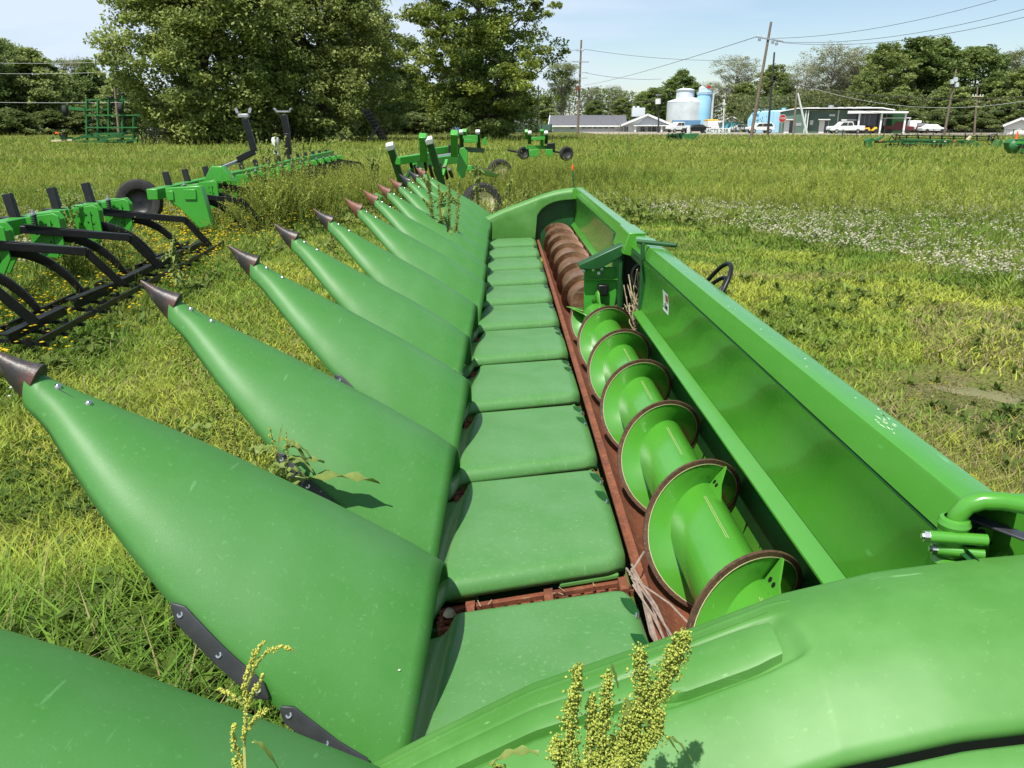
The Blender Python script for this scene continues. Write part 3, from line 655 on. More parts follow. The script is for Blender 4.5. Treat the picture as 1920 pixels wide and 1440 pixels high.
def ripper_unit(root, x, y, arm=True, s=1.0, big=True):
    z = .0+gz(x, y)
    m = MB().prism([(x-.16, .87), (x+.13, .91), (x+.18, .88), (x+.19, .60), (x+.10, .45), (x-.04, .47), (x-.14, .60)], y, y+.02, 'y')
    p = m.build('shank_plate', 'paint2', root, bevel=.004)
    for k, (a, b) in enumerate(((.04, .8), (.10, .8), (.05, .72), (.11, .70), (.06, .62), (-.03, .7), (-.06, .79))):
        MB().lathe((x+a, y-.001, b), (0, -1, 0), [(.0001, .001), (.011, .001), (.011, 0)], 8).build('bolt_hole', 'black', p)
    MB().prism([(x-.22, .88), (x+.06, .91), (x+.11, .84), (x+.09, .56), (x+.0, .42), (x-.18, .58)], y+.24, y+.26, 'y').build('shank_plate', 'paint2', root, bevel=.004)
    MB().bx(x+.085, x+.10, y, y+.25, .56, .84).build('plate_web', 'paint2', root, bevel=.003)
    m = MB(); rows = []
    for k in range(11):
        u = k/10; a = R(95-78*u); cx, cz = x+.05, .06; r0, r1 = .62, .74-.06*u
        rows.append([(cx+.02+r*math.cos(a)*.95, y+.06+.22*u, cz-.05+r*math.sin(a)*.98) for r in (r0, r1)])
    m.grid(rows); m.build('ripper_shank', 'black', root, solid=.03, bevel=.004)
    if arm:
        q = MB().tube([(x-.02+.0*k, y-.06+.028*math.cos(k*1.05), .80+.0045*k) for k in range(0)] or [(x-.03+.026*math.cos(k*.9), y-.07+.026*math.sin(k*.9), .76+.0032*k) for k in range(48)], .007, 6).build('coil_spring', 'black', root)
        MB().cyl((x-.03, y-.07, .70), (x-.03, y-.07, .96), .011, 8).build('spring_rod', 'galv', q)
        MB().lathe((x-.03, y-.07, .905), (0, 0, 1), [(.034, 0), (.034, .012), (.018, .012), (.018, .035), (.0001, .035)], 10).build('spring_cap', 'galv', q)
        a0 = Vector((x-.16, y-.12, .765)); a1 = Vector((x+.76, y+.26, .63)); a2 = Vector((x+.96, y+.42, .28))
        am = MB().bar(a0, a1, .065, .075).bar(a1-Vector((.02, 0, -.01)), a2, .065, .075).build('drag_arm', 'black', root, bevel=.006)
        MB().bar(a0+Vector((.05, 0, .045)), a1+Vector((-.15, -.02, .045)), .07, .014).build('arm_stiffener', 'black', am)
    u = MB().bx(x-.52, x-.24, y+.10, y+.22, .70, .86).build('clamp', 'black', root, bevel=.01)
    MB().bar((x-.36, y+.16, .84), (x-.42, y+.20, 1.09), .09, .07, (0, 1, 0)).build('clamp_upright', 'black', root, bevel=.006)
def reel_line(root, x0, y0, x1, y1, zz=.22):
    m = MB(); a = Vector((x0, y0, zz)); b = Vector((x1, y1, zz))
    n = int((b-a).length/.95)
    for k in range(n):
        p = a.lerp(b, k/n); q = a.lerp(b, (k+.86)/n)
        MB().bar(p+Vector((0, 0, .05+.03*(k % 2))), q+Vector((0, 0, .05)), .075, .012).bar(p+Vector((.035, 0, .02)), q+Vector((.035, 0, .02)), .012, .07).build('angle_bar', 'black', root)
        MB().bar(p+Vector((.22, .05, -.02)), q+Vector((.22, .05, -.02)), .02, .05).build('flat_bar', 'black', root)
        MB().bar(p+Vector((-.22, -.05, 0)), q+Vector((-.22, -.05, 0)), .03, .05).build('flat_bar', 'black', root)
        for j in range(3):
            c = p.lerp(q, j/3+.1); MB().bar(c+Vector((-.25, 0, .0)), c+Vector((.26, .03, -.06)), .02, .03).build('cross_bar', 'black', root)
            MB().bar(c+Vector((.12, .0, 0)), c+Vector((.18, .03, -.20)), .022, .03).build('drag_tooth', 'black', root)
def lx(y): return -4.72-.053*(y-7)
rpA = thing('ripper', 'green and black ripper with drag arms reaching into yellow flowers, nearest implement on the left', 'ripper', (-4.9, 8.5, 0))
MB().bar((lx(4.6)-.3, 4.6, .78), (lx(10.6)-.3, 10.6, .78), .16, .16).build('frame_beam', 'paint2', rpA, bevel=.01)
for y, am_ in ((5.5, 1), (6.3, 0), (7.1, 1), (8.1, 1), (9.0, 0), (9.85, 1)): ripper_unit(rpA, lx(y), y, bool(am_))
for y in (7.0, 9.0): MB().bx(lx(y)-.5, lx(y)-.32, y-.1, y+.12, .4, .62).build('gauge_bracket', 'paint2', rpA, bevel=.01)
tyre(F(262, 378, 13.4), (.25, -1, .12), .37, .22, rpA, 'black')
tyre((lx(6.6)-.95, 7.3, .40), (.25, -1, .0), .40, .24, rpA, 'polyblack')
reel_line(rpA, -3.75, 5.6, -4.25, 11.2)
rpB = thing('ripper', 'green and black ripper with two tall black masts, half hidden by weeds', 'ripper', (-5.3, 18, 0))
MB().bar((lx(12.0)-.35, 12.0, .80), (lx(29)-.35, 29, .95), .16, .16).build('frame_beam', 'paint2', rpB, bevel=.01)
x, y = lx(12.1), 12.1
x += .22
m = MB().prism([(x-.34, .90), (x+.18, .93), (x+.21, .88), (x+.30, .34), (x+.10, .30), (x-.14, .58), (x-.34, .74)], y-.15, y+.0, 'y').build('end_box', 'paint2', rpB, bevel=.01)
MB().bx(x-.32, x-.22, y-.17, y-.15, .72, .86).build('cover_plate', 'paint2', m, bevel=.006); MB().bx(x-.06, x+.12, y-.17, y-.15, .73, .88).build('cover_plate', 'paint2', m, bevel=.006)
for k, y in enumerate((12.6, 13.5, 14.6, 15.8, 17.0, 18.2, 19.4, 20.6, 21.8, 23.0, 24.2, 25.4, 26.6, 27.9)): ripper_unit(rpB, lx(y), y, k % 2 == 0 or k > 5)
x, y = lx(14.1), 14.1; MB().prism([(x-.25, .85), (x-.08, 1.12), (x+.12, 1.12), (x+.30, .86)], y, y+.2, 'y').build('mast_box', 'paint2', rpB, bevel=.01)
def mast(pts, w, D):
    m = MB(); P_ = [F(px, py, D) for px, py in pts]
    for a, b in zip(P_, P_[1:]): m.bar(a, b, w, w*.8, (0, 1, 0))
    return m.build('mast', 'black', rpB, bevel=.01)
m1 = mast([(459, 222), (477, 284), (446, 300)], .115, 15.6); t = F(457, 217, 15.6); MB().box(t, (.20, .10, .07)).build('mast_plate', 'galv', m1, bevel=.01)
for dx_ in (-.11, .11): MB().bar(t+Vector((dx_, 0, .05)), t+Vector((dx_*1.3, 0, .14)), .02, .05).build('mast_lug', 'galv', m1)
a, b = F(444, 303, 15.6), F(418, 313, 15.2); MB().bar(a, b, .06, .05).build('cylinder_rod', 'galv', m1)
m2 = mast([(532, 215), (538, 250), (541, 290)], .12, 16.0); t = F(531, 212, 16.0); MB().bar(t+Vector((-.14, 0, .03)), t+Vector((.14, 0, .03)), .1, .03).bar(t+Vector((.12, 0, .03)), t+Vector((.17, 0, .09)), .1, .02).bar(t+Vector((-.12, 0, .03)), t+Vector((-.17, 0, .09)), .1, .02).build('mast_saddle', 'galv', m2)
p = F(517, 272, 18); MB().lathe(p, (0, 0, 1), [(.0001, .18), (.07, .16), (.09, .1), (.05, -.05), (.06, -.2)], 12).build('filler_neck', 'white', rpB)
reel_line(rpB, -4.25, 12.4, -5.0, 28)

# ================================================================== TOOLBARS beyond the header
def toolbar(root, D, posts, rails, plates, tyres, pw=.125):
    for (a, b, capd) in posts:
        p, q = F(*a, D), F(*b, D+.3); o = MB().bar(q, p, pw, pw, (0, 1, 0)).build('post', 'dkgreen' if capd else 'paint2', root, bevel=.01)
        d = (p-q).normalized(); MB().bar(p-d*.005, p+d*.10, pw+.01, pw+.01, (0, 1, 0)).build('post_cap', 'white' if capd else 'paint2', o, bevel=.015)
    for (a, b, w, da, db) in rails: MB().bar(F(*a, D+da), F(*b, D+db), w, w).build('frame_tube', 'paint2', root, bevel=.01)
    for (poly, d) in plates:
        m = MB(); P_ = [F(*p, D+d) for p in poly]; n = len(P_); k = Vector((0, .04, 0))
        m.add([p for p in P_]+[p+k for p in P_], [tuple(range(n))[::-1], tuple(range(n, 2*n))]+[(i, (i+1) % n, n+(i+1) % n, n+i) for i in range(n)]); m.build('side_plate', 'paint2', root, bevel=.008)
    for (px, py, d, r, w, ax) in tyres:
        c = F(px, py, D+d); tyre(c, ax, r, w, root, 'cream' if r >= .38 else 'polyblack', hubr=.56)
        MB().cyl(c, c+Vector((-.6, .25, .1)), .04, 10).build('axle', 'black', root)
tb = thing('toolbar', 'green toolbar on two cream rimmed tyres with four raised posts behind the far snouts', 'toolbar', (-1.4, 15.4, 0))
toolbar(tb, 14.3, [((733, 279), (756, 350), 1), ((806, 268), (829, 345), 1), ((793, 262), (795, 300), 0), ((852, 256), (852, 290), 0)],
        [((745, 302), (815, 291), .13, 0, .8), ((795, 286), (850, 279), .13, 1.5, 2), ((776, 308), (862, 297), .16, .6, 1.6), ((775, 309), (762, 335), .06, .5, .2), ((838, 300), (830, 330), .06, .5, .2), ((880, 315), (930, 330), .10, 1, 6), ((700, 371), (712, 378), .2, 0, 0)],
        [([(862, 279), (869, 276), (877, 284), (877, 310), (871, 332), (862, 335), (856, 318)], .3)],
        [(903, 382, .4, .385, .24, (.42, -1, .05)), (937, 323, 9.5, .385, .24, (.30, -1, 0))])
m = MB()
for k in range(9): m.bar(F(770+k*9, 305+(k % 3)*6, 14.6), F(776+k*9, 330+(k*7 % 11), 14.9), .05, .05)
m.build('hydraulic_parts', 'black', tb)
MB().box(F(852, 285, 16), (.22, .3, .3)).build('pivot_block', 'black', tb, bevel=.02)
MB().cyl(F(822, 294, 15.5), F(846, 290, 15.8), .035, 10).build('hydraulic_cylinder', 'galv', tb)
tb2 = thing('toolbar', 'green toolbar frame with thin white capped posts standing left of the big tree foot', 'toolbar', (X(885, 26), 26, 0))
toolbar(tb2, 26, [((865, 250), (866, 275), 1), ((896, 250), (898, 276), 1), ((871, 248), (871, 262), 0)], [((868, 257), (896, 257), .12, 0, 0), ((870, 264), (896, 264), .12, 0, 0)], [([(904, 262), (912, 256), (913, 272), (905, 273)], .3)], [])
MB().bar(F(868, 280, 26), F(905, 282, 27), .15, .15).build('frame_beam', 'dkgreen', tb2)
tb3 = thing('toolbar', 'small green toolbar deep in tall weeds in front of the white gabled building', 'toolbar', (X(1010, 30), 30, 0))
toolbar(tb3, 30, [((993, 251), (993, 268), 1), ((1024, 251), (1024, 268), 1), ((987, 248), (987, 258), 0), ((1016, 248), (1016, 275), 0)], [((996, 260), (1022, 259), .12, 0, 0), ((992, 288), (1010, 286), .25, -.5, -.5), ((1023, 286), (1036, 285), .22, -.5, -.5)], [], [(1062, 288, 1.0, .27, .2, (.3, -1, 0)), (982, 287, .6, .24, .2, (.3, -1, 0))])
MB().bar(F(987, 276, 30), F(1030, 276, 30.3), .12, .12).build('frame_tube', 'paint2', tb3)
MB().box(F(1033, 276, 30), (.3, .3, .3)).build('pivot_block', 'black', tb3, bevel=.02)

# ================================================================== FOLDED CULTIVATOR far left
D = 60; sc = D/FPX
cv = thing('field_cultivator', 'large dark green field cultivator folded upright beside the leafy tree on the left', 'cultivator', (X(210, D), D, gz(0, D)))
def fb(a, b, w, m_, nm, d0=0, d1=0, par=cv): return MB().bar(F(*a, D+d0), F(*b, D+d1), w, w).build(nm, m_, par)
for px, t, bt in ((163, 186, 262), (184, 189, 262), (204, 186, 258), (230, 178, 262), (251, 220, 262)): fb((px, bt), (px, t), .14, 'paint3', 'upright_tube', .3)
for py, a, b in ((187, 163, 235), (216, 163, 262), (239, 163, 258), (187.5, 190, 225)): fb((a, py), (b, py), .10, 'paint3', 'cross_tube')
fb((130, 203), (160, 205), .22, 'paint3', 'wheel_arm'); fb((160, 206), (206, 205), .13, 'paint3', 'wheel_arm', 0, .3)
tyre(F(122, 208, D), (-1, -.35, 0), .40, .3, cv, 'polyblack')
tyre(F(226, 203, D), (-1, -.3, 0), .36, .3, cv, 'polyblack')
fb((97, 264), (140, 262), .13, 'cream', 'hitch_tongue'); fb((97, 264), (100, 256), .1, 'paint3', 'hitch_clevis')
for a, b in (((135, 262), (175, 252)), ((140, 266), (205, 264)), ((175, 252), (240, 250)), ((190, 262), (245, 245)), ((205, 264), (262, 262)), ((150, 256), (200, 258)), ((112, 258), (136, 259)), ((160, 265), (250, 267)), ((215, 256), (255, 256))): fb(a, b, .17, 'paint3', 'frame_tube', -.4, .4)
fb((119, 248), (120, 256), .12, 'black', 'hose_holder'); fb((114, 257), (125, 257), .3, 'black', 'hose_bundle')
MB().box(F(107, 249, D), (.28, .05, .12)).build('slow_sign', 'orange', cv)
rr = random.Random(5)
for px in (163, 184, 204, 230, 251):
    for py in (193, 207, 220, 232, 245):
        if py < 218 and px == 251: continue
        p = F(px+1, py+rr.uniform(-3, 3), D+.2); MB().tube([p, p+Vector((.18, -.05, .02)), p+Vector((.34, -.08, -.06)), p+Vector((.30, -.1, -.16))], .035, 5).build('tine', 'black', cv)
for k in range(34):
    p = F(rr.uniform(255, 308), rr.uniform(246, 264), D+rr.uniform(-.5, .6)); MB().tube([p+Vector((0, 0, .35)), p+Vector((.15, 0, .1)), p+Vector((.02, 0, -.25))], .028, 4).build('tine', 'black', cv)
for px, py in ((206, 183), (228, 176)): MB().box(F(px, py, D), (.35, .2, .14)).build('wing_stop', 'black', cv, bevel=.03)
# dark folded harrow between the trees
D = 50
hw = thing('folded_harrow', 'weathered black harrow section leaning up between the two tree groups', 'harrow', (X(705, D), D, gz(0, D)))
for k, o in enumerate((0, 6, 12)): MB().bar(F(678+o, 204+o*.1, D), F(714+o*.9, 262, D+.5), .12, .12).build('harrow_rail', 'black', hw)
for k in range(9): MB().bar(F(681+k*4.1, 209+k*6.0, D), F(694+k*4.1, 207+k*6.0, D), .07, .05).build('harrow_crosspiece', 'black', hw)
MB().bar(F(690, 262, D), F(712, 235, D), .12, .12).build('harrow_stand', 'black', hw); MB().bar(F(637, 250, D), F(650, 262, D), .15, .1).build('harrow_wing', 'black', hw)

# ================================================================== PLATFORM HEADERS on the right
def poly3(pts, D, th, name, m_, par, bev=.02):
    P_ = [F(*p, D) for p in pts]; n = len(P_); k = Vector((0, th, 0))
    return MB().add(P_+[p+k for p in P_], [tuple(range(n))[::-1], tuple(range(n, 2*n))]+[(i, (i+1) % n, n+(i+1) % n, n+i) for i in range(n)]).build(name, m_, par, bevel=bev)
D = 56; ph = thing('platform_header', 'long low green grain platform header with black reel parked in weeds before the road', 'grain header', (X(1750, D), D, gz(20, D)))
def pb(a, b, w, m_, nm, d0=0, d1=0, par=ph, DD=None): return MB().bar(F(*a, (DD or D)+d0), F(*b, (DD or D)+d1), w, w).build(nm, m_, par, bevel=.008)
poly3([(1625, 264), (1629, 259), (1638, 259), (1640, 262), (1634, 268), (1640, 282), (1625, 280)], D-.6, .5, 'end_shield', 'paint3', ph)
poly3([(1636, 263), (1655, 255), (1657, 257), (1645, 265)], D-.3, .3, 'end_divider', 'paint3', ph)
pb((1640, 266), (1692, 265), .16, 'dkgreen', 'back_tube'); pb((1692, 265), (1815, 268), .36, 'paint3', 'back_tube')
pb((1640, 279), (1815, 281), .28, 'black', 'cutter_bar', -.5, -.5); pb((1660, 272), (1812, 275), .18, 'dkgreen', 'feed_floor', .3, .3)
poly3([(1815, 267), (1820, 263), (1828, 264), (1840, 271), (1855, 279), (1850, 281), (1832, 277), (1820, 282), (1815, 276)], D-.6, .5, 'end_shield', 'paint3', ph)
poly3([(1862, 281), (1868, 268), (1876, 262), (1880, 264), (1881, 275), (1876, 281)], D-.8, .5, 'end_divider', 'paint3', ph)
for dy in (253.5, 258, 261): pb((1678, dy), (1866, dy+3), .055, 'black', 'reel_bar', .6*(dy-256)/4, .6*(dy-256)/4)
for k in range(8):
    px = 1700+k*22; pb((px, 253), (px, 262.5), .08, 'black', 'reel_arm')
for cx in (1678, 1862):
    c = F(cx, 262, D); 
    for k in range(6):
        a = k*math.pi/3+.3; MB().bar(c, c+Vector((.38*math.cos(a), 0, .38*math.sin(a))), .05, .05).build('reel_spoke', 'black', ph)
    MB().tube([c+Vector((.38*math.cos(a), 0, .38*math.sin(a))) for a in [2*math.pi*k/16 for k in range(17)]], .03, 6).build('reel_rim', 'black', ph)
for px in (1700, 1720, 1760, 1790): MB().box(F(px, 276, D-.3), (.35, .3, .4)).build('drive_box', 'black', ph, bevel=.03)
for px in (1651, 1790): MB().box(F(px, 264.3, D-.4), (.20, .03, .06)).build('amber_reflector', 'orange', ph)
for px in (1752, 1772): MB().box(F(px, 265, D-.42), (.13, .03, .06)).build('white_reflector', 'white', ph)
poly3([(1812, 262), (1820, 254), (1823, 256), (1817, 264)], D-.8, .15, 'divider_point', 'cream', ph)
D = 40; p2 = thing('platform_header', 'green header end with rounded shields cut off by the right edge of the photo', 'grain header', (X(1905, D), D, gz(20, D)))
poly3([(1895, 268), (1900, 262), (1912, 260), (1960, 260), (1960, 290), (1903, 288), (1896, 280)], D, .6, 'end_shield', 'paint3', p2)
MB().lathe(F(1902, 274, D-.1), (0, -1, 0), [(.30, 0), (.30, .1), (.2, .2), (.0001, .24)], 20).build('shield_bulge', 'paint3', p2)
pb((1908, 276), (1960, 270), .15, 'black', 'reel_bar', -.3, -.3, p2, D); pb((1906, 268), (1960, 266), .10, 'paint2', 'frame_tube', -.3, -.3, p2, D)
D = 76; p3 = thing('platform_header', 'small dark green header in the weeds in front of the blue trailer', 'grain header', (X(1280, D), D, gz(15, D)))
pb((1250, 256), (1284, 252), .35, 'dkgreen', 'back_tube', 0, 0, p3, D); pb((1251, 258), (1290, 258), .35, 'dkgreen', 'lower_tube', 0, 0, p3, D)
for k in range(5): pb((1253+k*7, 250), (1256+k*7, 259), .12, 'black' if k % 2 else 'dkgreen', 'reel_arm', -.2, -.2, p3, D)
poly3([(1278, 262), (1284, 251), (1300, 250), (1311, 250), (1306, 258), (1296, 262)], D-.5, .6, 'end_divider', 'paint3', p3)

# ================================================================== BUILDINGS
M['shingle'] = mat('grey_roof', (0.10, 0.10, 0.11), .85, var=(0.13, 0.13, 0.14), vscale=2)
M['wallw'] = mat('white_siding', (0.70, 0.71, 0.69), .6, var=(0.62, 0.63, 0.61), vscale=.4)
M['wallg'] = mat('green_cladding', (0.075, 0.135, 0.10), .5, var=(0.09, 0.155, 0.115), vscale=.4)
M['blue'] = mat('light_blue_paint', (0.26, 0.53, 0.76), .5, var=(0.36, 0.60, 0.78), vscale=.3)
M['blue2'] = mat('turquoise_paint', (0.10, 0.45, 0.60), .5)
M['blue3'] = mat('slate_blue_paint', (0.09, 0.20, 0.34), .5, var=(.11, .23, .37), vscale=.5)
M['silo'] = mat('weathered_silo', (0.62, 0.66, 0.68), .5, var=(0.50, 0.55, 0.58), vscale=.35, var2=(0.35, 0.31, 0.26), v2scale=1.3, v2amt=.5, v2pos=(.6, .75))
M['glass'] = mat('dark_glass', (0.02, 0.025, 0.03), .08, spec=.8)
M['tan'] = mat('tan_wall', (0.55, 0.48, 0.36), .7)
def W(px, py, D): return F(px, py, D)
# church
D = 185; Hc = lambda py: W(1100, py, D).z
ch = thing('white_building', 'long low white building with grey roof and gabled porch beyond the gravel yard', 'building', (X(1140, D), D, gz(0, D)))
x0, x1, xr = X(1036, D), X(1168, D), X(1250, D); zb, ze, zr = Hc(251), Hc(234), Hc(217)
def gable_block(x0, x1, y0, y1, zb, ze, zr, par, wallm, roofm, axis='x', over=.8, th=.25, wn='wall', rn='roof'):
    ym = (y0+y1)/2; xm = (x0+x1)/2
    if axis == 'x':
        w = MB().prism([(y0, zb), (y1, zb), (y1, ze), (ym, zr-.15), (y0, ze)], x0, x1, 'x').build(wn, wallm, par)
        m = MB().prism([(y0-over, ze-.25), (ym, zr), (y1+over, ze-.25), (y1+over, ze-.25+th), (ym, zr+th), (y0-over, ze-.25+th)], x0-over, x1+over, 'x').build(rn, roofm, par)
    else:
        w = MB().prism([(x0, zb), (x1, zb), (x1, ze), (xm, zr-.15), (x0, ze)], y0, y1, 'y').build(wn, wallm, par)
        m = MB().prism([(x0-over, ze-.25), (xm, zr), (x1+over, ze-.25), (x1+over, ze-.25+th), (xm, zr+th), (x0-over, ze-.25+th)], y0-over, y1+over, 'y').build(rn, roofm, par)
    return w, m
w, rf = gable_block(x0, x1, D, D+14, zb, ze, zr, ch, 'wallw', 'shingle')
sc = D/FPX
for s_ in (0, 1): MB().bar((x0-.95, D-.85+s_*15.7, ze-.22), (x0-.95, D+7, zr+.1), .18, .35).build('barge_board', 'white', rf)
MB().bx(x0-.8, x1, D-.95, D-.82, ze-.45, ze-.12).build('fascia', 'white', rf)
for px in (1074, 1095, 1105, 1116, 1126, 1136, 1147):
    f = MB().bx(X(px-4.6, D), X(px+4.6, D), D-.08, D-.02, Hc(241.5), Hc(236.5)).build('window_frame', 'wallw', w); MB().bx(X(px-4, D), X(px+4, D), D-.12, D-.085, Hc(241), Hc(237)).build('pane', 'glass', f)
MB().bx(x0+.5, x1, D-.06, D-.015, zb+.9, Hc(243)).build('grey_panel_band', 'galv', w)
w2_, rf2 = gable_block(x1, xr, D-4, D+12, zb, ze, zr+.1, ch, 'wallw', 'shingle', 'y', wn='porch_wall', rn='porch_roof')
xm = (x1+xr)/2
for s_, xa in ((0, x1-.8), (1, xr+.8)): MB().bar((xa, D-4.95, ze-.2), (xm, D-4.95, zr+.15), .2, .4).build('barge_board', 'white', rf2)
MB().prism([(x1+2.5, ze-.2), (xr-.4, ze-.2), (xm, zr-.3)], D-4.12, D-4.02, 'y').build('porch_gable', 'galv', w2_)
for px in (1187, 1234): MB().bx(X(px-1.6, D), X(px+1.6, D), D-6.4, D-6.0, zb, ze-.1).build('porch_column', 'white', ch, bevel=.03)
MB().bx(X(1184, D), X(1250, D), D-6.8, D-4.1, ze-.32, ze-.1).build('porch_ceiling', 'white', ch)
for (a, b, t, bt) in ((1167.5, 1176, 237, 249), (1197, 1206, 236, 248), (1211, 1217, 236, 248), (1218, 1226, 236, 248), (1227, 1232, 236, 248)):
    f = MB().bx(X(a, D), X(b, D), D-4.10, D-4.03, Hc(bt), Hc(t)).build('window_frame', 'wallw', w2_); MB().bx(X(a+.8, D), X(b-.8, D), D-4.15, D-4.105, Hc(bt)+.08, Hc(t)-.08).build('pane', 'glass', f); MB().bx(X((a+b)/2-.25, D), X((a+b)/2+.25, D), D-4.17, D-4.155, Hc(bt)+.08, Hc(t)-.08).build('mullion', 'white', f)
u = MB().bx(X(1185, D), X(1209, D), D+4, D+8, Hc(218), Hc(201)).build('rooftop_unit', 'silo', ch); MB().cyl((X(1188, D), D+4.5, Hc(201)), (X(1188, D), D+4.5, Hc(198)), .3, 10).build('roof_vent', 'silo', u); MB().cyl((X(1196, D), D+4.5, Hc(201)), (X(1196, D), D+4.5, Hc(198)), .3, 10).build('roof_vent', 'silo', u)
# small grey roofed shed and green fence left of church
sh_ = thing('shed', 'low shed with weathered grey roof behind the green screen fence', 'shed', (X(990, 190), 190, gz(0, 190)))
gable_block(X(968, 190), X(1008, 190), 190, 197, Hc(251), Hc(233), Hc(224), sh_, 'tan', 'shingle', over=.4)
fn = thing('screen_fence', 'dark green mesh screen fence left of the white gabled building', 'fence', (X(1000, 165), 165, gz(0, 165)))
zt = W(1000, 233, 165).z; zbb = gz(0, 165)-.1
M['mesh'] = mat('green_screen', (0.05, 0.11, 0.075), .7)
MB().bx(X(955, 165), X(1035, 165), 165, 165.03, zbb, zt).build('screen', 'mesh', fn)
for px in (960, 975, 995, 1015, 1033): MB().cyl((X(px, 165), 164.9, zbb), (X(px, 165), 164.9, zt+.1), .06, 8).build('fence_post', 'wire', fn)
MB().bar((X(955, 165), 164.9, zt-1.2), (X(1035, 165), 164.9, zt-1.2), .07, .07).build('rail', 'wire', fn)
# silos
D = 215; Hs = lambda py: W(1280, py, D).z
def silo(name, label, pxc, pr, top, bot, mt, cap=None, D=D):
    r = pr*D/FPX; t = thing(name, label, 'silo', (X(pxc, D), D, gz(0, D))); c = (X(pxc, D), D, 0)
    o = MB().lathe(c, (0, 0, 1), [(r, Hs(bot)), (r, Hs(top)), (r*.96, Hs(top)+.25), (r*.5, Hs(top)+1.0), (.0001, Hs(top)+1.2)], 32).build('tank_shell', mt, t, sharp=30)
    for k in range(9):
        a = 2*math.pi*k/9+.2; MB().cyl((c[0]+r*.9*math.cos(a), c[1]+r*.9*math.sin(a), gz(0, D)), (c[0]+r*.9*math.cos(a), c[1]+r*.9*math.sin(a), Hs(bot)), .18, 8).build('leg', mt, t)
    return t, o, r, c
t, o, r, c = silo('silo', 'big weathered white cylindrical silo with a smaller drum on its roof', 1287, 37, 191.5, 232, 'silo')
MB().lathe((X(1280, D), D, 0), (0, 0, 1), [(2.35, Hs(192)), (2.35, Hs(170)), (2.6, Hs(169.5)), (1.4, Hs(166)), (.0001, Hs(165.5))], 28).build('roof_drum', 'silo', t, sharp=30)
MB().cyl((X(1276, D), D, Hs(166)), (X(1276, D), D, Hs(163)), .12, 8).build('vent_pipe', 'silo', t)
t, o, r, c = silo('silo', 'light blue upright silo with railed top beside the white silo', 1316, 12.5, 176, 234, 'blue', D=211)
t2c = (X(1311, 211), 211, 0); MB().lathe(t2c, (0, 0, 1), [(.9, Hs(177)), (.9, Hs(166)), (.3, Hs(164)), (.3, Hs(162)), (.0001, Hs(162))], 16).build('filter_head', 'silo', t)
for py in (174.5, 177.5): MB().tube([(c[0]+r*1.08*math.cos(a), c[1]+r*1.08*math.sin(a), Hs(py)) for a in [2*math.pi*k/18 for k in range(19)]], .06, 6).build('guard_rail', 'silo', t)
for k in range(12): a = 2*math.pi*k/12; MB().cyl((c[0]+r*1.08*math.cos(a), c[1]+r*1.08*math.sin(a), Hs(179)), (c[0]+r*1.08*math.cos(a), c[1]+r*1.08*math.sin(a), Hs(174.5)), .05, 6).build('rail_post', 'silo', t)
MB().bx(c[0]+r*1.0, c[0]+r*1.0+.5, c[1]-.6, c[1]+.0, Hs(234), Hs(176)).build('ladder_cage', 'silo', t)
MB().box((X(1321, 211), 210, Hs(165)), (.9, .3, .7)).build('wind_flag', 'redp', t)
# lift pipe
lp = thing('small_hut', 'small turquoise hut with a white gabled roof right of the silos', 'hut', (X(1360, 175), 175, gz(0, 175)))
Hh_ = lambda py: W(1360, py, 175).z
gable_block(X(1352, 175), X(1387, 175), 172, 180, gz(0, 175), Hh_(229), Hh_(220), lp, 'blue2', 'white', 'y', over=.5)
MB().bx(X(1328, 175), X(1352, 175), 173, 180, gz(0, 175), Hh_(229)).build('side_wing', 'tan', lp); MB().bx(X(1325, 175), X(1353, 175), 172, 181, Hh_(228.8), Hh_(226.5)).build('wing_roof', 'white', lp)
MB().prism([(X(1353, 175), Hh_(228.6)), (X(1386, 175), Hh_(228.6)), (X(1370, 175), Hh_(221.6))], 171.9, 171.98, 'y').build('gable_board', 'white', lp)
tk = thing('trailer', 'slate blue box trailer standing in front of the white silo', 'trailer', (X(1285, 195), 195, gz(0, 195)))
Ht = lambda py: W(1285, py, 195).z
MB().bx(X(1259, 195), X(1311.5, 195), 195, 198, Ht(243), Ht(225)).build('box', 'blue3', tk, bevel=.08)
MB().bx(X(1255, 195), X(1259, 195), 195, 197, Ht(246), Ht(224)).build('end_door', 'cream', tk); MB().bx(X(1262, 195), X(1308, 195), 195.2, 197.5, Ht(246), Ht(243.2)).build('chassis', 'black', tk)
# light blue tank
bt = thing('blue_tank', 'big light blue rounded storage tank behind the two leaning poles', 'tank', (X(1434, 158), 158, gz(0, 158)))
Hb = lambda py: W(1434, py, 158).z
xa, xb = X(1401, 158), X(1467, 158); rr_ = 1.3
MB().prism([(xa, Hb(250)), (xb, Hb(250)), (xb, Hb(206)), (xa+rr_*1.6, Hb(208)), (xa+rr_*.6, Hb(208)-.3), (xa, Hb(208)-1.6)], 158, 166, 'y').build('tank_body', 'blue', bt, bevel=.25, segs=3)
for px in (1420, 1445): MB().bx(X(px, 158), X(px+.8, 158), 157.95, 158.0, Hb(250), Hb(209)).build('tank_seam', 'blue2', bt)
MB().cyl((X(1464, 158), 160, Hb(207)), (X(1464, 158), 160, Hb(202)), .45, 12).build('tank_vent', 'blue', bt)
MB().bar((X(1408, 158), 160, Hb(204.5)), (X(1440, 158), 160, Hb(204.5)), .06, .06).build('top_rail', 'blue', bt)
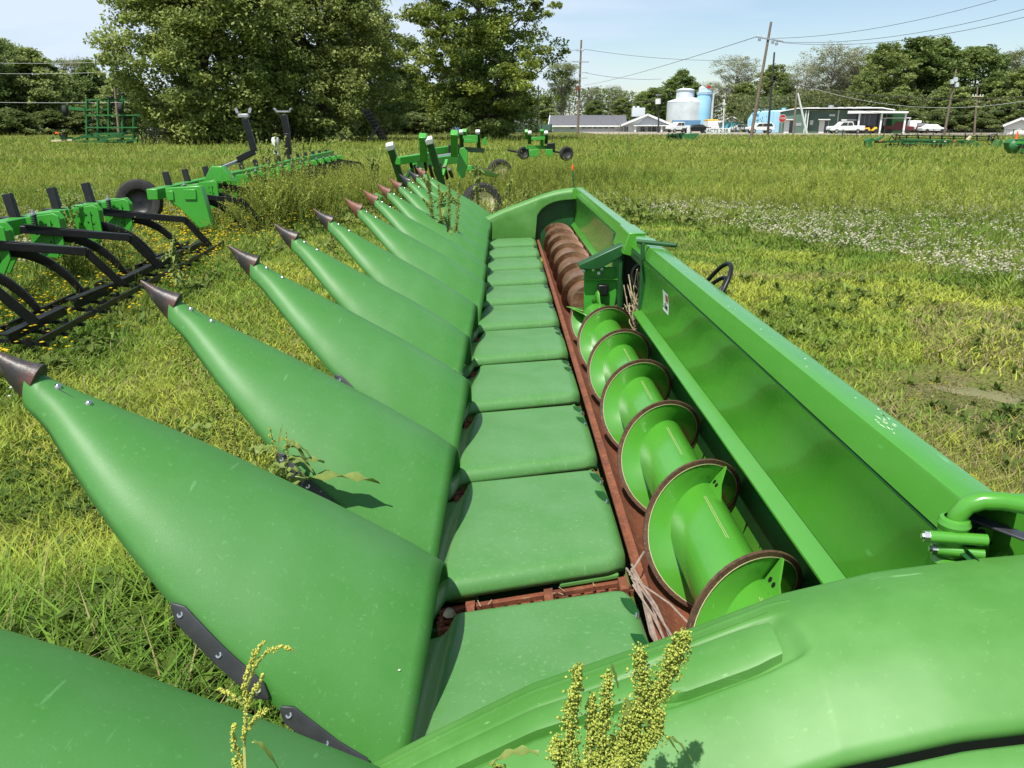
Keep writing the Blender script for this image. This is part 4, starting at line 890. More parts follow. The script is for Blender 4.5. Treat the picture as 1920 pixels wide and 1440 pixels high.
# green metal building with porch
D = 140; Hg = lambda py: W(1560, py, D).z; zg = gz(20, D)
gb = thing('green_building', 'green metal building with white trim and an open white porch on its right', 'building', (X(1570, D), D, zg))
xa, xm, xb = X(1465, D), X(1516, D), X(1600, D)
MB().prism([(xa, zg-.2), (xm, zg-.2), (xm, Hg(206)), (X(1495, D), Hg(203.5)), (xa, Hg(210))], D, D+12, 'y').build('wall', 'wallg', gb)
MB().bx(xm, X(1640, D), D+1.5, D+12, zg-.2, Hg(207)).build('wall', 'wallg', gb)
rf = MB().prism([(xa-.3, Hg(209.5)), (X(1495, D), Hg(203.2)), (X(1640, D), Hg(203.8)), (X(1662, D), Hg(208)), (X(1662, D), Hg(206.5)), (X(1640, D), Hg(202)), (X(1495, D), Hg(201.3)), (xa-.3, Hg(207.8))], D-.5, D+12.5, 'y').build('roof', 'white', gb)
for px, w_ in ((1520, 24), (1578, 26), (1610, 27)): MB().bx(X(px-w_/2, D), X(px+w_/2, D), D+3, D+6, Hg(202), Hg(200)).build('ridge_vent', 'white', rf)
MB().lathe((X(1553, D), D+4, 0), (0, 0, 1), [(.35, Hg(202)), (.35, Hg(200)), (.55, Hg(198)), (.35, Hg(196)), (.0001, Hg(195.5))], 14).build('turbine_vent', 'galv', rf)
for px in (1511, 1515.5): MB().bx(X(px-.7, D), X(px+.7, D), D-.12, D-.02, zg, Hg(206)).build('downpipe', 'white', gb)
MB().bx(X(1567, D), X(1568.6, D), D+1.35, D+1.48, zg, Hg(206)).build('downpipe', 'white', gb)
for (a, b, nm, yy) in ((1475, 1490, 'door', D), (1537, 1552, 'door', D+1.5)):
    f = MB().bx(X(a-1, D), X(b+1, D), yy-.10, yy-.02, zg, Hg(225)).build('door_frame', 'white', gb); MB().bx(X(a, D), X((a+b)/2+1, D), yy-.16, yy-.105, zg+.05, Hg(226)).build('door', 'wallw', f); MB().bx(X((a+b)/2+1.2, D), X(b, D), yy-.15, yy-.105, zg+.05, Hg(226)).build('doorway', 'glass', f)
    MB().bx(X(a-3, D), X(b+3, D), yy-1.2, yy-.02, Hg(224.8), Hg(223)).build('canopy', 'white', gb)
MB().bx(X(1552, D), X(1562, D), D+1.44, D+1.485, Hg(217.5), Hg(214)).build('wall_sign', 'white', gb); MB().bx(X(1519, D), X(1525, D), D+1.44, D+1.485, Hg(234), Hg(225)).build('notice_board', 'white', gb)
MB().bx(X(1495, D), X(1505, D), D-.06, D-.015, Hg(236), Hg(230)).build('meter_panel', 'galv', gb)
for px in (1603, 1639, 1677): MB().bx(X(px-1.6, D), X(px+1.6, D), D-5.4, D-5.0, zg, Hg(213)).build('porch_column', 'white', gb, bevel=.03)
MB().prism([(X(1583, D), Hg(214)), (X(1680, D), Hg(214)), (X(1680, D), Hg(211)), (X(1600, D), Hg(209.5)), (X(1583, D), Hg(209.5))], D-6, D+1.4, 'y').build('porch_roof', 'white', gb)
MB().bx(X(1585, D), X(1640, D), D+1.3, D+1.45, zg, Hg(214)).build('open_bay', 'glass', gb); MB().bx(X(1640.5, D), X(1682, D), D+5, D+5.2, zg, Hg(212)).build('back_wall', 'dkgreen', gb)
for px in (1614, 1622, 1650): MB().bx(X(px-.6, D), X(px+.6, D), D+1.0, D+1.28, zg, Hg(214)).build('bay_frame', 'galv', gb)
MB().bx(X(1574, D), X(1600, D), D-1, D+.3, Hg(226.5), Hg(224)).build('awning', 'white', gb)
gb.rotation_euler.z = -math.atan2(gb.location.x, gb.location.y)
bt.rotation_euler.z = -math.atan2(bt.location.x, bt.location.y); ch.rotation_euler.z = -.10; lp.rotation_euler.z = -.27; tk.rotation_euler.z = -.2
# small white house at right edge
D = 120; Hw = lambda py: W(1900, py, D).z
wh = thing('white_house', 'small white gabled house at the right edge behind the wire fence', 'house', (X(1905, D), D, gz(60, D)))
gable_block(X(1885, D), X(1935, D), D, D+10, gz(60, D)-.5, Hw(235), Hw(222), wh, 'wallw', 'shingle', 'y', over=.5)
for xa_, xb_ in ((X(1882, D), X(1910, D)), (X(1938, D), X(1910, D))): MB().bar((xa_, D-.6, Hw(236)), (xb_, D-.6, Hw(222)), .15, .3).build('barge_board', 'white', wh)
wh.rotation_euler.z = -math.atan2(wh.location.x, wh.location.y)
# distant pale house far left
D = 130
hl = thing('distant_house', 'pale distant house glimpsed under the trees behind the folded cultivator', 'house', (X(150, D), D, gz(60, D)))
Hl = lambda py: W(150, py, D).z
gable_block(X(128, D), X(178, D), D, D+8, gz(60, D)-.2, Hl(226), Hl(217), hl, 'wallw', 'silo', over=.3)
MB().bx(X(142, D), X(152, D), D-.1, D-.02, Hl(238), Hl(229)).build('window', 'glass', hl)
hl2 = thing('distant_house', 'low house with faded red roof under the trees at the far left', 'house', (X(80, D), D, gz(60, D)))
gable_block(X(55, D), X(98, D), D+6, D+13, gz(60, D)-.2, Hl(225), Hl(219), hl2, 'tan', 'redp', over=.3)
bl = thing('blue_bin', 'dark blue upright bin by the foot of the big right hand tree', 'bin', (X(857, 120), 120, gz(0, 120)))
MB().bx(X(852, 120), X(862, 120), 120, 121, gz(0, 120), W(857, 236, 120).z).build('bin_body', 'blue3', bl, bevel=.05); MB().bx(X(851.5, 120), X(862.5, 120), 119.9, 121.1, W(857, 235.8, 120).z, W(857, 234.8, 120).z).build('lid', 'black', bl, bevel=.02)
MB().prism([(X(846, 122), W(0, 233, 122).z), (X(874, 122), W(0, 232, 122).z), (X(862, 122), W(0, 223, 122).z)], 122, 126, 'y').build('shelter_roof', 'shingle', tag(thing('picnic_shelter', 'small shelter roof beside the big tree above the dark blue bin', 'shelter', (X(860, 122), 122, gz(0, 122)))))
MB().bx(X(848, 122), X(850, 122), 122.2, 122.4, gz(0, 122), W(0, 233, 122).z).bx(X(870, 122), X(872, 122), 122.2, 122.4, gz(0, 122), W(0, 233, 122).z).build('shelter_posts', 'wood', bpy.data.objects['picnic_shelter'])

# ================================================================== POLES, WIRES, SIGNS
def pole(label, a, b, D, r=.15, arms=(), m='wood', extras=None, cat='utility pole', db=0):
    p, q = F(*b, D), F(*a, D+db); p.z = min(p.z, gz(p.x, D)-.2)
    t = thing('utility_pole', label, cat, p, 'utility poles')
    MB().tube([p, q], [r*1.15, r*.75], 12).build('pole_shaft', m, t)
    for (l, rr2, mm) in arms:
        o = MB().bar(F(*l, D-.15), F(*rr2, D-.15), .12, .12).build('crossarm', mm, t)
        for u in (.06, .3, .7, .94):
            c = F(*l, D-.15).lerp(F(*rr2, D-.15), u); MB().cyl(c, c+Vector((0, 0, .28)), .06, 8).build('insulator', 'white', o)
    return t
p1 = pole('leaning wooden pole with white crossarm nearest the road, in front of the blue tank', (1446, 41), (1407, 257), 80, .15, [((1418, 69), (1468, 78), 'galv')])
for px, py in ((1424, 72), (1449, 77), (1456, 80)): MB().cyl(F(px, py, 79.7), F(px, py+5, 79.7), .13, 10).build('switch', 'galv', p1)
p2_ = pole('tall straight grey pole with thin crossarm in front of the white gabled building', (1090, 75), (1083, 249), 122, .17, [((1072, 115.5), (1104, 116.5), 'galv'), ((1080, 95), (1095, 95), 'galv')])
MB().cyl(F(1082, 170, 121.6), F(1082, 162, 121.6), .3, 12).build('transformer', 'rust', p2_)
for py in (137, 147): MB().bar(F(1085, py, 121.7), F(1102, py-1, 121.7), .08, .08).build('bracket', 'galv', p2_)
p3_ = pole('dark slim pole with a round street lamp just right of the leaning pole', (1452, 98), (1440, 247), 105, .14, m='wire')
MB().lathe(F(1449, 153, 104.8), (0, 0, 1), [(.0001, .12), (.2, .1), (.28, 0), (.2, -.12), (.0001, -.16)], 16).build('lamp_head', 'black', p3_); MB().bar(F(1451, 118, 104.8), F(1455, 120, 104.8), .1, .1).build('bracket', 'galv', p3_)
p4_ = pole('pale pole before the green building, crossed by a slanting brace pole', (1495, 160), (1488, 248), 100, .14, m='barkp')
pole('short slanting pale brace pole leaning on the pale pole before the green building', (1496, 175), (1516, 251), 99, .14, m='white')
p5_ = pole('leaning brown pole with white transformers before the dark trees on the right', (1793, 130), (1770, 254), 90, .13)
for px, py in ((1785, 152), (1792, 148), (1794, 158)): MB().cyl(F(px, py+5, 89.7), F(px, py-3, 89.7), .22, 12).build('transformer', 'silo', p5_)
pole('weathered pole with pale crossarm left of the small white house', (1833, 163), (1828, 246), 118, .13, [((1823, 180.5), (1844, 180.5), 'cream')])
pole('thin dark pole between the right hand tree and the bare tree', (1010, 160), (1008, 236), 150, .14, m='wire')
p9 = pole('pole with a large white transformer by the silos', (1235, 172), (1235, 246), 150, .14, m='wire'); MB().cyl(F(1234, 195, 149.6), F(1234, 185, 149.6), .5, 14).build('transformer', 'white', p9); MB().bar(F(1230, 178, 149.6), F(1240, 178, 149.6), .12, .12).build('crossarm', 'galv', p9)
p10 = pole('short pale pole standing before the small turquoise hut', (1358, 186), (1356, 246), 150, .14, m='white', arms=[]); MB().bar(F(1354, 195, 149.7), F(1361, 195, 149.7), .2, .25).build('fuse_box', 'silo', p10)
pole('pale slender pole beside the left tree, above the folded cultivator', (210, 110), (221, 244), 75, .11, m='barkp')
pole('short dark pole over the porch roof of the green building', (1625, 175), (1625, 206), 165, .1, m='barkp')
def wire(label, pts, r, m='wire', n=24, grp='overhead wires'):
    """pts: [(px,py,D)] ends; sagging between the two"""
    a, b = F(*pts[0]), F(*pts[1]); sag = pts[2] if len(pts) > 2 else .8; mid = []
    for k in range(n+1):
        u = k/n; p = a.lerp(b, u); p.z -= sag*4*u*(1-u); mid.append(p)
    o = MB().tube([p-a for p in mid], r, 5).build('power_line', m, shift=(0, 0, 0)); o.location = a; return tag(o, label, 'wire', grp)
wl = 'overhead wire strung between the utility poles'
for i, (a, b, sg, r, mm, lb) in enumerate([
    ((1447, 72, 80), (1960, -28, 60), .8, .018, 'wire', 'upper wire running from the leaning pole to the top right corner'),
    ((1455, 78, 80), (1960, 6, 60), .9, .018, 'wire', 'middle wire running from the leaning pole to the upper right edge'),
    ((1467, 80, 80), (1960, 22, 60), .9, .018, 'wire', 'lowest of the wires from the leaning pole to the upper right edge'),
    ((1418, 69, 80), (1095, 160, 240), .5, .03, 'wire', 'wire falling away leftward from the leaning pole crossarm'),
    ((1094, 92, 122), (1420, 112, 122), .6, .025, 'wire', 'wire leading right from the top of the tall grey pole'),
    ((1095, 136, 122), (1240, 148, 150), .4, .025, 'wire', 'lower wire from the tall grey pole toward the silos'),
    ((1084, 92, 122), (960, 108, 122), .4, .025, 'wire', 'wire leading left from the top of the tall grey pole into the tree'),
    ((1326, 172, 200), (1430, 142, 90), .5, .035, 'wire', 'dark cable rising from the silos to the leaning pole'),
    ((1433, 148, 82), (1960, 178, 82), 1.0, .035, 'wire', 'thick dark cable sagging in front of the green building'),
    ((1500, 158, 95), (1960, 182, 95), 1.8, .022, 'wirel', 'pale cable sagging in front of the right hand trees'),
    ((1490, 176, 100), (1960, 192, 95), 2.0, .018, 'wire', 'thin dark cable lowest before the right hand trees'),
    ((960, 184, 150), (1300, 190, 190), .5, .035, 'wire', 'dark cable above the roof of the white gabled building'),
    ((985, 197, 150), (1240, 186, 150), .8, .03, 'wire', 'dark cable crossing in front of the distant tree line'),
    ((-60, 117, 75), (212, 116, 75), .1, .014, 'wirel', 'topmost pale wire at the left edge running to the slender pole'),
    ((-60, 137, 75), (213, 135, 75), .1, .014, 'wirel', 'second pale wire at the left edge running to the slender pole'),
    ((-60, 191, 72), (330, 190, 72), .1, .016, 'wirel', 'lowest pale wire at the left edge passing behind the cultivator'),
    ((1328, 205, 200), (1356, 192, 150), .1, .05, 'cream', 'pair of pale lines between silo and short pale pole')]):
    wire(lb, (a, b, sg), r, mm)
def ground_sign_post(p, z0, r, m, par, nm='post'): return MB().cyl((p.x, p.y+.05, z0), (p.x, p.y+.05, p.z), r, 8).build(nm, m, par)
D = 92; c = F(1467, 222, D); st_ = thing('stop_sign', 'red octagonal stop sign in front of the light blue tank', 'stop sign', (c.x, D, gz(c.x, D)))
ground_sign_post(c, gz(c.x, D)-.1, .04, 'galv', st_)
oc = lambda r: [(c.x+r*math.cos(R(22.5+45*k)), c.z+r*math.sin(R(22.5+45*k))) for k in range(8)]
pl_ = MB().prism(oc(.46), D-.01, D+.01, 'y').build('sign_rim', 'white', st_); MB().prism(oc(.42), D-.018, D-.012, 'y').build('sign_face', 'redp', st_)
def text(body, loc, size, m, par, name='lettering', ext=.004, rz=0, ax='CENTER'):
    cu = bpy.data.curves.new(name, 'FONT'); cu.body = body; cu.size = size; cu.extrude = ext; cu.align_x = ax; cu.align_y = 'CENTER'
    o = bpy.data.objects.new(name, cu); COL.objects.link(o); dg = bpy.context.evaluated_depsgraph_get(); me = bpy.data.meshes.new_from_object(o.evaluated_get(dg)); bpy.data.objects.remove(o); bpy.data.curves.remove(cu)
    me.materials.clear(); me.materials.append(M[m]); o = bpy.data.objects.new(name, me); COL.objects.link(o); o.parent = par
    o.location = Vector(loc)-root_of(par).location; o.rotation_euler = (R(90), 0, rz); return o
text('STOP', (c.x, D-.025, c.z), .30, 'white', pl_)
D = 112; c = F(1345, 245.4, D); sg = thing('lettered_sign', 'low white sign board with black letters on the gravel before the small hut', 'sign', (c.x, D, gz(c.x, D)))
MB().bx(X(1324, D), X(1369, D), D, D+.06, c.z-.36, c.z+.36).build('sign_board', 'white', sg, bevel=.01)
for px in (1328, 1365): MB().bx(X(px, D)-.05, X(px, D)+.05, D+.07, D+.15, gz(c.x, D)-.2, c.z+.3).build('sign_leg', 'wood', sg)
text('ACTS 2:38', (c.x, D-.02, c.z), .66, 'black', sg)
D = 100; c = F(1291, 243, D); bb = thing('blank_sign', 'small blank white upright sign board before the dark car', 'sign', (c.x, D, gz(c.x, D))); MB().bx(c.x-.2, c.x+.2, D, D+.04, gz(c.x, D), c.z+.45).build('board', 'white', bb, bevel=.02); MB().bx(c.x-.24, c.x+.24, D-.02, D+.08, gz(c.x, D), gz(c.x, D)+.08).build('board_foot', 'galv', bb)
# wire fence on the right
D = 82; fx0, fx1 = X(1578, D), X(1990, D)
wf = thing('wire_fence', 'black wire fence with slim posts running along the road on the right', 'fence', (fx0, D, gz(fx0, D)))
zt = F(1700, 243, D).z
for k, px in enumerate(list(range(1580, 1660, 26))+list(range(1690, 2000, 30))): 
    x = X(px, D); MB().cyl((x, D, gz(x, D)-.1), (x, D, zt+.05), .045, 8).build('fence_post', 'wire', wf)
for z in (0, -.45, -.9): MB().bar((X(1715, D), D, zt+z), (fx1, D, zt+z), .035, .035).build('fence_rail', 'wire', wf)
MB().bar((fx0, D, zt-.15), (X(1715, D), D, zt-.15), .04, .04).build('fence_rail', 'wire', wf)
rr = random.Random(4); m = MB()
x = fx0
while x < fx1:
    m.bar((x, D+.02, zt-1.2), (x+.0, D+.02, zt-.02), .012, .012); x += .33
for z in np.arange(.15, 1.1, .22): m.bar((fx0, D+.02, zt-z), (fx1, D+.02, zt-z), .012, .012)
tag(m.build('wire_mesh', 'wire', wf), kind='stuff')
# traffic cone-like orange marker on the right header
c = F(1906, 258, 39.8); cn = thing('orange_cone', 'small orange marker cone standing on the header end at the right edge', 'cone', c)
MB().lathe(c, (0, 0, 1), [(.10, -.06), (.10, -.03), (.075, -.03), (.025, .30), (.0001, .31)], 16).build('cone_body', 'orange', cn); MB().lathe(c, (0, 0, 1), [(.062, .06), (.045, .15)], 16).build('cone_band', 'redp', cn)
# field flags
# ================================================================== VEHICLES
def vehicle(name, label, cat, px, D, kind, color, heading=0, group=None, sx=1.0, z=None):
    """side view vehicle, length along x; kind: pickup / suv / sedan / van"""
    x = X(px, D); zb = gz(x, D)+.06 if z is None else z; t = thing(name, label, cat, (x, D, zb), group)
    L_ = {'pickup': 5.7, 'suv': 4.7, 'sedan': 4.6, 'van': 5.2}[kind]; h = {'pickup': 1.85, 'suv': 1.72, 'sedan': 1.42, 'van': 2.1}[kind]; w = 1.9
    prof = {'pickup': [(-2.85, .45), (-2.85, 1.0), (-2.7, 1.12), (-1.55, 1.2), (-.85, 1.85), (.75, 1.85), (1.0, 1.25), (2.8, 1.22), (2.85, .5)],
            'suv': [(-2.35, .4), (-2.35, .95), (-1.35, 1.08), (-.75, 1.66), (1.7, 1.72), (2.3, 1.1), (2.35, .45)],
            'sedan': [(-2.3, .35), (-2.3, .8), (-1.2, .98), (-.45, 1.42), (.8, 1.42), (1.55, 1.02), (2.3, .92), (2.3, .4)],
            'van': [(-2.6, .4), (-2.6, 1.05), (-2.0, 1.2), (-1.5, 2.05), (2.5, 2.1), (2.6, 1.9), (2.6, .4)]}[kind]
    b = MB().prism([(a*sx, c_) for a, c_ in prof], -w/2, w/2, 'y').build('body', color, t, bevel=.09, segs=3, shift=(0, 0, 0))
    win = {'pickup': [[(-1.32, 1.22), (-.80, 1.74), (-.12, 1.74), (-.12, 1.22)], [(-.02, 1.22), (-.02, 1.74), (.62, 1.74), (.80, 1.24)]],
           'suv': [[(-1.15, 1.08), (-.68, 1.56), (.0, 1.58), (.0, 1.08)], [(.08, 1.08), (.08, 1.58), (.95, 1.6), (.95, 1.08)], [(1.03, 1.08), (1.03, 1.6), (1.6, 1.62), (1.95, 1.12)]],
           'sedan': [[(-1.0, .98), (-.42, 1.34), (.12, 1.34), (.12, .98)], [(.2, .98), (.2, 1.34), (.75, 1.34), (1.25, 1.0)]],
           'van': [[(-1.85, 1.25), (-1.45, 1.85), (-.8, 1.85), (-.8, 1.25)], [(-.7, 1.25), (-.7, 1.85), (.6, 1.85), (.6, 1.25)]]}[kind]
    for wpoly in win: MB().prism([(a*sx, c_) for a, c_ in wpoly], -w/2-.012, -w/2+.02, 'y').build('side_window', 'glass', t, shift=(0, 0, 0))
    MB().bx(-2.9*sx if kind == 'pickup' else -L_/2*sx-.04, -L_/2*sx+.06, -w/2+.05, w/2-.05, .42, .62).build('bumper', 'black', t, bevel=.02, shift=(0, 0, 0))
    MB().bx(-L_/2*sx-.02, -L_/2*sx+.14, -w/2-.008, -w/2+.25, .80, .95).build('headlight', 'silo', t, bevel=.02, shift=(0, 0, 0)); MB().bx(L_/2*sx-.12, L_/2*sx+.02, -w/2-.008, -w/2+.2, .85, 1.05).build('tail_light', 'redp', t, bevel=.02, shift=(0, 0, 0))
    for wx in (-L_*.31*sx, L_*.30*sx):
        for wy in (-w/2-.01, w/2-.22):
            o = MB().lathe((wx, wy, .36), (0, 1, 0), [(.0001, .03), (.2, .03), (.22, 0), (.34, 0), (.37, .04), (.37, .19), (.34, .23), (.0001, .23)], 20).build('wheel', 'rubber', t, shift=(0, 0, 0))
            MB().lathe((wx, wy, .36), (0, 1, 0), [(.0001, .005), (.19, .005), (.20, .03)], 14).build('hubcap', 'galv', o, shift=(0, 0, 0))
    t.rotation_euler.z = heading; return t
vehicle('pickup_truck', 'white pickup truck parked side on before the green building', 'pickup truck', 1584, 132, 'pickup', 'white')
vehicle('parked_car', 'white car parked in front of the blue tank, behind the leaning pole', 'car', 1424, 140, 'suv', 'white', R(8), 'parked cars')
vehicle('parked_car', 'white car at the right end of the parked row', 'car', 1746, 136, 'sedan', 'white', R(180), 'parked cars', .9)
vehicle('parked_car', 'dark grey car between two white cars in the right hand row', 'car', 1728, 143, 'suv', 'polyblack', R(60), 'parked cars', .8)
vehicle('parked_car', 'white upright car beside the red truck in the right hand row', 'car', 1712, 146, 'van', 'white', R(70), 'parked cars', .8)
vehicle('parked_car', 'white pickup before the slate blue trailer', 'pickup truck', 1272, 150, 'pickup', 'white', R(20), 'parked cars', .8)
vehicle('parked_car', 'dark car parked right of the blank sign board', 'car', 1305, 140, 'sedan', 'black', R(5), 'parked cars')
yv = vehicle('delivery_van', 'white van with a yellow upper body left of the turquoise hut', 'van', 1332, 160, 'van', 'white', R(90))
M['yellow'] = mat('yellow_paint', (0.75, 0.45, 0.03), .4)
MB().bx(-1.2, 2.45, -.97, .97, 2.1, 2.4).build('yellow_roof_box', 'yellow', yv, bevel=.05, shift=(0, 0, 0))
vehicle('parked_car', 'low white car half hidden right of the lettered sign', 'car', 1385, 165, 'sedan', 'white', R(0), 'parked cars', .8)
vehicle('parked_car', 'grey car just left of the leaning pole', 'car', 1397, 172, 'sedan', 'galv', R(60), 'parked cars', .8)
D = 134; rt = vehicle('red_truck', 'dark red service truck with a white rack beside the porch column', 'truck', 1684, 134, 'pickup', 'darkred', R(150), None, .8)
MB().bx(-1.6, 2.6, -.8, .8, 2.35, 2.48).bx(-1.5, -1.42, -.8, -.72, 1.3, 2.35).bx(2.3, 2.38, -.8, -.72, 1.2, 2.35).bx(-1.5, -1.42, .72, .8, 1.3, 2.35).bx(2.3, 2.38, .72, .8, 1.2, 2.35).build('ladder_rack', 'white', rt, bevel=.02, shift=(0, 0, 0))
tr = thing('small_tractor', 'yellow and black lawn machine under the porch', 'mower', (X(1630, 133), 133, gz(60, 133)))
MB().prism([(-1.1, .4), (-1.1, .9), (-.3, 1.0), (-.1, .7), (.5, .7), (.9, 1.1), (1.1, .5)], -.5, .5, 'y').build('body', 'yellow', tr, bevel=.05, shift=(0, 0, 0)); MB().bx(-.2, .3, -.3, .3, .95, 1.35).build('seat', 'black', tr, bevel=.05, shift=(0, 0, 0))
for a in (-.8, .8): MB().lathe((a, -.6, .4), (0, 1, 0), [(.0001, 0), (.38, 0), (.4, .1), (.38, .25), (.0001, .25)], 16).build('wheel', 'rubber', tr, shift=(0, 0, 0))
MB().prism([(-1.6, .3), (-1.6, .7), (1.5, .75), (1.7, .3)], .6, 1.6, 'y').build('deck', 'black', tr, bevel=.04, shift=(0, 0, 0))

# ================================================================== VEGETATION
def rand_rot(n, rng, up=0.0):
    """n random orthonormal frames (u,v) for leaf quads; up>0 biases normals upward"""
    nrm = rng.normal(size=(n, 3)); nrm[:, 2] = np.abs(nrm[:, 2])*(1+up)+up; nrm /= np.linalg.norm(nrm, axis=1)[:, None]
    u = np.cross(nrm, rng.normal(size=(n, 3))); u /= np.linalg.norm(u, axis=1)[:, None]; return u, np.cross(nrm, u)
def leaf_quads(P, size, rng, tint, up=.3, asp=.6):
    n = len(P); u, v = rand_rot(n, rng, up); s = (size*rng.uniform(.6, 1.35, n))[:, None]
    V = np.stack([P-u*s*.5, P+v*s*asp*.5-u*s*.02, P+u*s*.5, P-v*s*asp*.5+u*s*.04], 1).reshape(-1, 3)
    f = np.arange(n*4).reshape(n, 4); return V, f, np.repeat(tint, 4, 0)
def tubes_np(segs, ns=5):
    """segs: list of (p, q, r0, r1)"""
    mb = MB()
    for p, q, a, b in segs: mb.tube([p, q], [a, b], ns, cap=False)
    return mb
def make_tree(seed, Ht, Rc, base, nclump, nleaf, lsz, cols, trunk_r=.35, shape='round', clump_r=1.1, gap=.25, flat=.6, limbs=26, bare=0, lean=0, low=0.0):
    rng = np.random.default_rng(seed); segs = []
    zc = lambda t: base+(Ht-base)*t
    def env(t):
        if shape == 'round': return Rc*math.sqrt(max(0.02, 1-(2*t-.86)**2*.98))
        if shape == 'oak': return Rc*(math.sqrt(max(.03, 1-(1.55*t-.55)**2)) if t > .1 else .75+.5*t)
        if shape == 'column': return Rc*(.55+.6*math.sin(math.pi*min(1, t*1.02))**.8)*(1 if t < .9 else .7)
        if shape == 'vase': return Rc*(.15+.95*t**.8)*(1 if t < .8 else math.sqrt(max(.05, 1-((t-.8)/.22)**2)))
        return Rc
    top = Vector((lean*Ht, 0, Ht*.93)); tr = [Vector((0, 0, -.3))]
    for k in range(1, 9):
        u = k/8; tr.append(Vector((lean*Ht*u+rng.normal()*.12*Rc/5, rng.normal()*.12*Rc/5, Ht*.93*u)))
    for k in range(8): segs.append((tr[k], tr[k+1], trunk_r*(1-k/8.6)**.8*(1.35 if k == 0 else 1), trunk_r*(1-(k+1)/8.6)**.8))
    def trunk_pt(z):
        u = max(0, min(.999, z/(Ht*.93)))*8; i = int(u); return tr[i].lerp(tr[i+1], u-i)
    C = []
    tries = 0; ph = rng.uniform(0, 6.28, 4)
    while len(C) < nclump and tries < nclump*30:
        tries += 1; t = rng.uniform(low, 1)**.9; a = rng.uniform(0, 2*math.pi); lob = 1+.15*math.sin(3*a+ph[0]+5*t)+.11*math.sin(5*a+ph[1]-9*t)
        r = env(t)*lob*math.sqrt(rng.uniform(.08, 1)); p = np.array([r*math.cos(a)+lean*zc(t), r*math.sin(a), zc(t)+rng.normal()*.25])
        g = math.sin(p[0]*1.1*5/Rc+ph[2])*math.sin(p[2]*1.3*5/Rc+ph[3])*math.sin(p[1]*1.2*5/Rc)
        if rng.uniform() < gap and g < .1: continue
        C.append(p)
    C = np.array(C)
    pick = rng.choice(len(C), min(limbs, len(C)), replace=False); ends = []
    for i in pick:
        c = Vector(C[i]); h = max(base*.6, c.z-abs(Vector((c.x, c.y)).length)*rng.uniform(.5, 1.0)); p = trunk_pt(h); m_ = p.lerp(c, .5)+Vector((rng.normal()*.3, rng.normal()*.3, rng.uniform(-.1, .6)))
        r = trunk_r*rng.uniform(.22, .42)*(1-h/Ht*.6); segs += [(p, m_, r, r*.65), (m_, c, r*.65, r*.22)]; ends.append((m_, c, r*.3))
    for m_, c, r in ends:
        for k in range(3 if not bare else 7):
            d = Vector((rng.normal(), rng.normal(), abs(rng.normal())*.8))*(clump_r*.9); s0 = m_.lerp(c, rng.uniform(.3, 1)); segs.append((s0, s0+d, r*.6, r*.15))
            if bare:
                for j in range(2): d2 = d*.5+Vector((rng.normal(), rng.normal(), rng.normal()*.6))*clump_r*.5; segs.append((s0+d*.6, s0+d*.6+d2, r*.28, r*.08))
    per = max(1, nleaf//len(C)); n = per*len(C)
    off = rng.normal(size=(n, 3)); off /= np.linalg.norm(off, axis=1)[:, None]; off *= (rng.uniform(0, 1, n)**.45)[:, None]
    cs = np.repeat(rng.uniform(.55, 1.25, len(C))*clump_r, per)[:, None]; P = np.repeat(C, per, 0)+off*cs*np.array([1, 1, flat])
    cols = np.array(cols); w = np.clip(rng.normal(.5, .33, len(C)), 0, 1); ct = cols[0]*(1-w)[:, None]+cols[1]*w[:, None]
    tint = np.repeat(ct, per, 0)*rng.uniform(.65, 1.35, n)[:, None]
    V, f, T = leaf_quads(P, lsz, rng, tint)
    return segs, (V, f, T)
def tree_meshes(name, *a, **k):
    bark = k.pop('bark', 'bark'); segs, (V, f, T) = make_tree(*a, **k); mb = tubes_np(segs, 6)
    me = bpy.data.meshes.new('trunk'); me.from_pydata([tuple(p) for p in mb.v], [], mb.f); me.update(); me.materials.append(M[bark])
    for p in me.polygons: p.use_smooth = True
    cm = fast_mesh('crown', V, [f], T); cm.materials.append(M['leaf']); return me, cm
def plant_tree(name, label, meshes, loc, sc=1, rz=0, sz=None, group='trees beyond the field'):
    t = thing(name, label, 'tree', loc, group); t.rotation_euler.z = rz; t.scale = (sc, sc, sz or sc)
    for nm, me in zip(('trunk', 'crown'), meshes): o = bpy.data.objects.new(nm, me); COL.objects.link(o); o.parent = t
    return t
DK = [(.11, .17, .042), (.24, .305, .085)]; MD = [(.155, .215, .06), (.32, .38, .12)]; LT = [(.15, .21, .055), (.28, .33, .10)]; PALE = [(.20, .23, .12), (.34, .36, .21)]
def at(px, D, dz=-.1): x = X(px, D); return (x, D, gz(x, D)+dz)
# large near trees
plant_tree('leafy_tree', 'huge bushy green tree left of centre with foliage down to the ground', tree_meshes('a', 21, 18.5, 6.3, .3, 780, 135000, .30, [(.17, .225, .055), (.34, .40, .11)], trunk_r=.5, shape='oak', clump_r=1.25, gap=.22, limbs=40), at(398, 66), rz=.4, group='big field trees')
plant_tree('leafy_tree', 'second bushy green tree merging behind the huge left tree, with bare twigs near its top', tree_meshes('b', 22, 18.0, 5.7, .3, 620, 100000, .30, [(.17, .225, .06), (.34, .39, .115)], trunk_r=.45, shape='oak', clump_r=1.2, gap=.30, limbs=50, bare=0), at(612, 72), rz=1.0, group='big field trees')
plant_tree('dark_oak', 'tall dark tree with open spreading branches and a straight trunk, centre of the skyline', tree_meshes('c', 33, 23, 7.2, 2.0, 620, 82000, .29, [(.13, .185, .035), (.32, .38, .07)], trunk_r=.5, shape='oak', clump_r=1.1, gap=.52, limbs=70, flat=.45), at(903, 76), rz=2.1, group='big field trees')
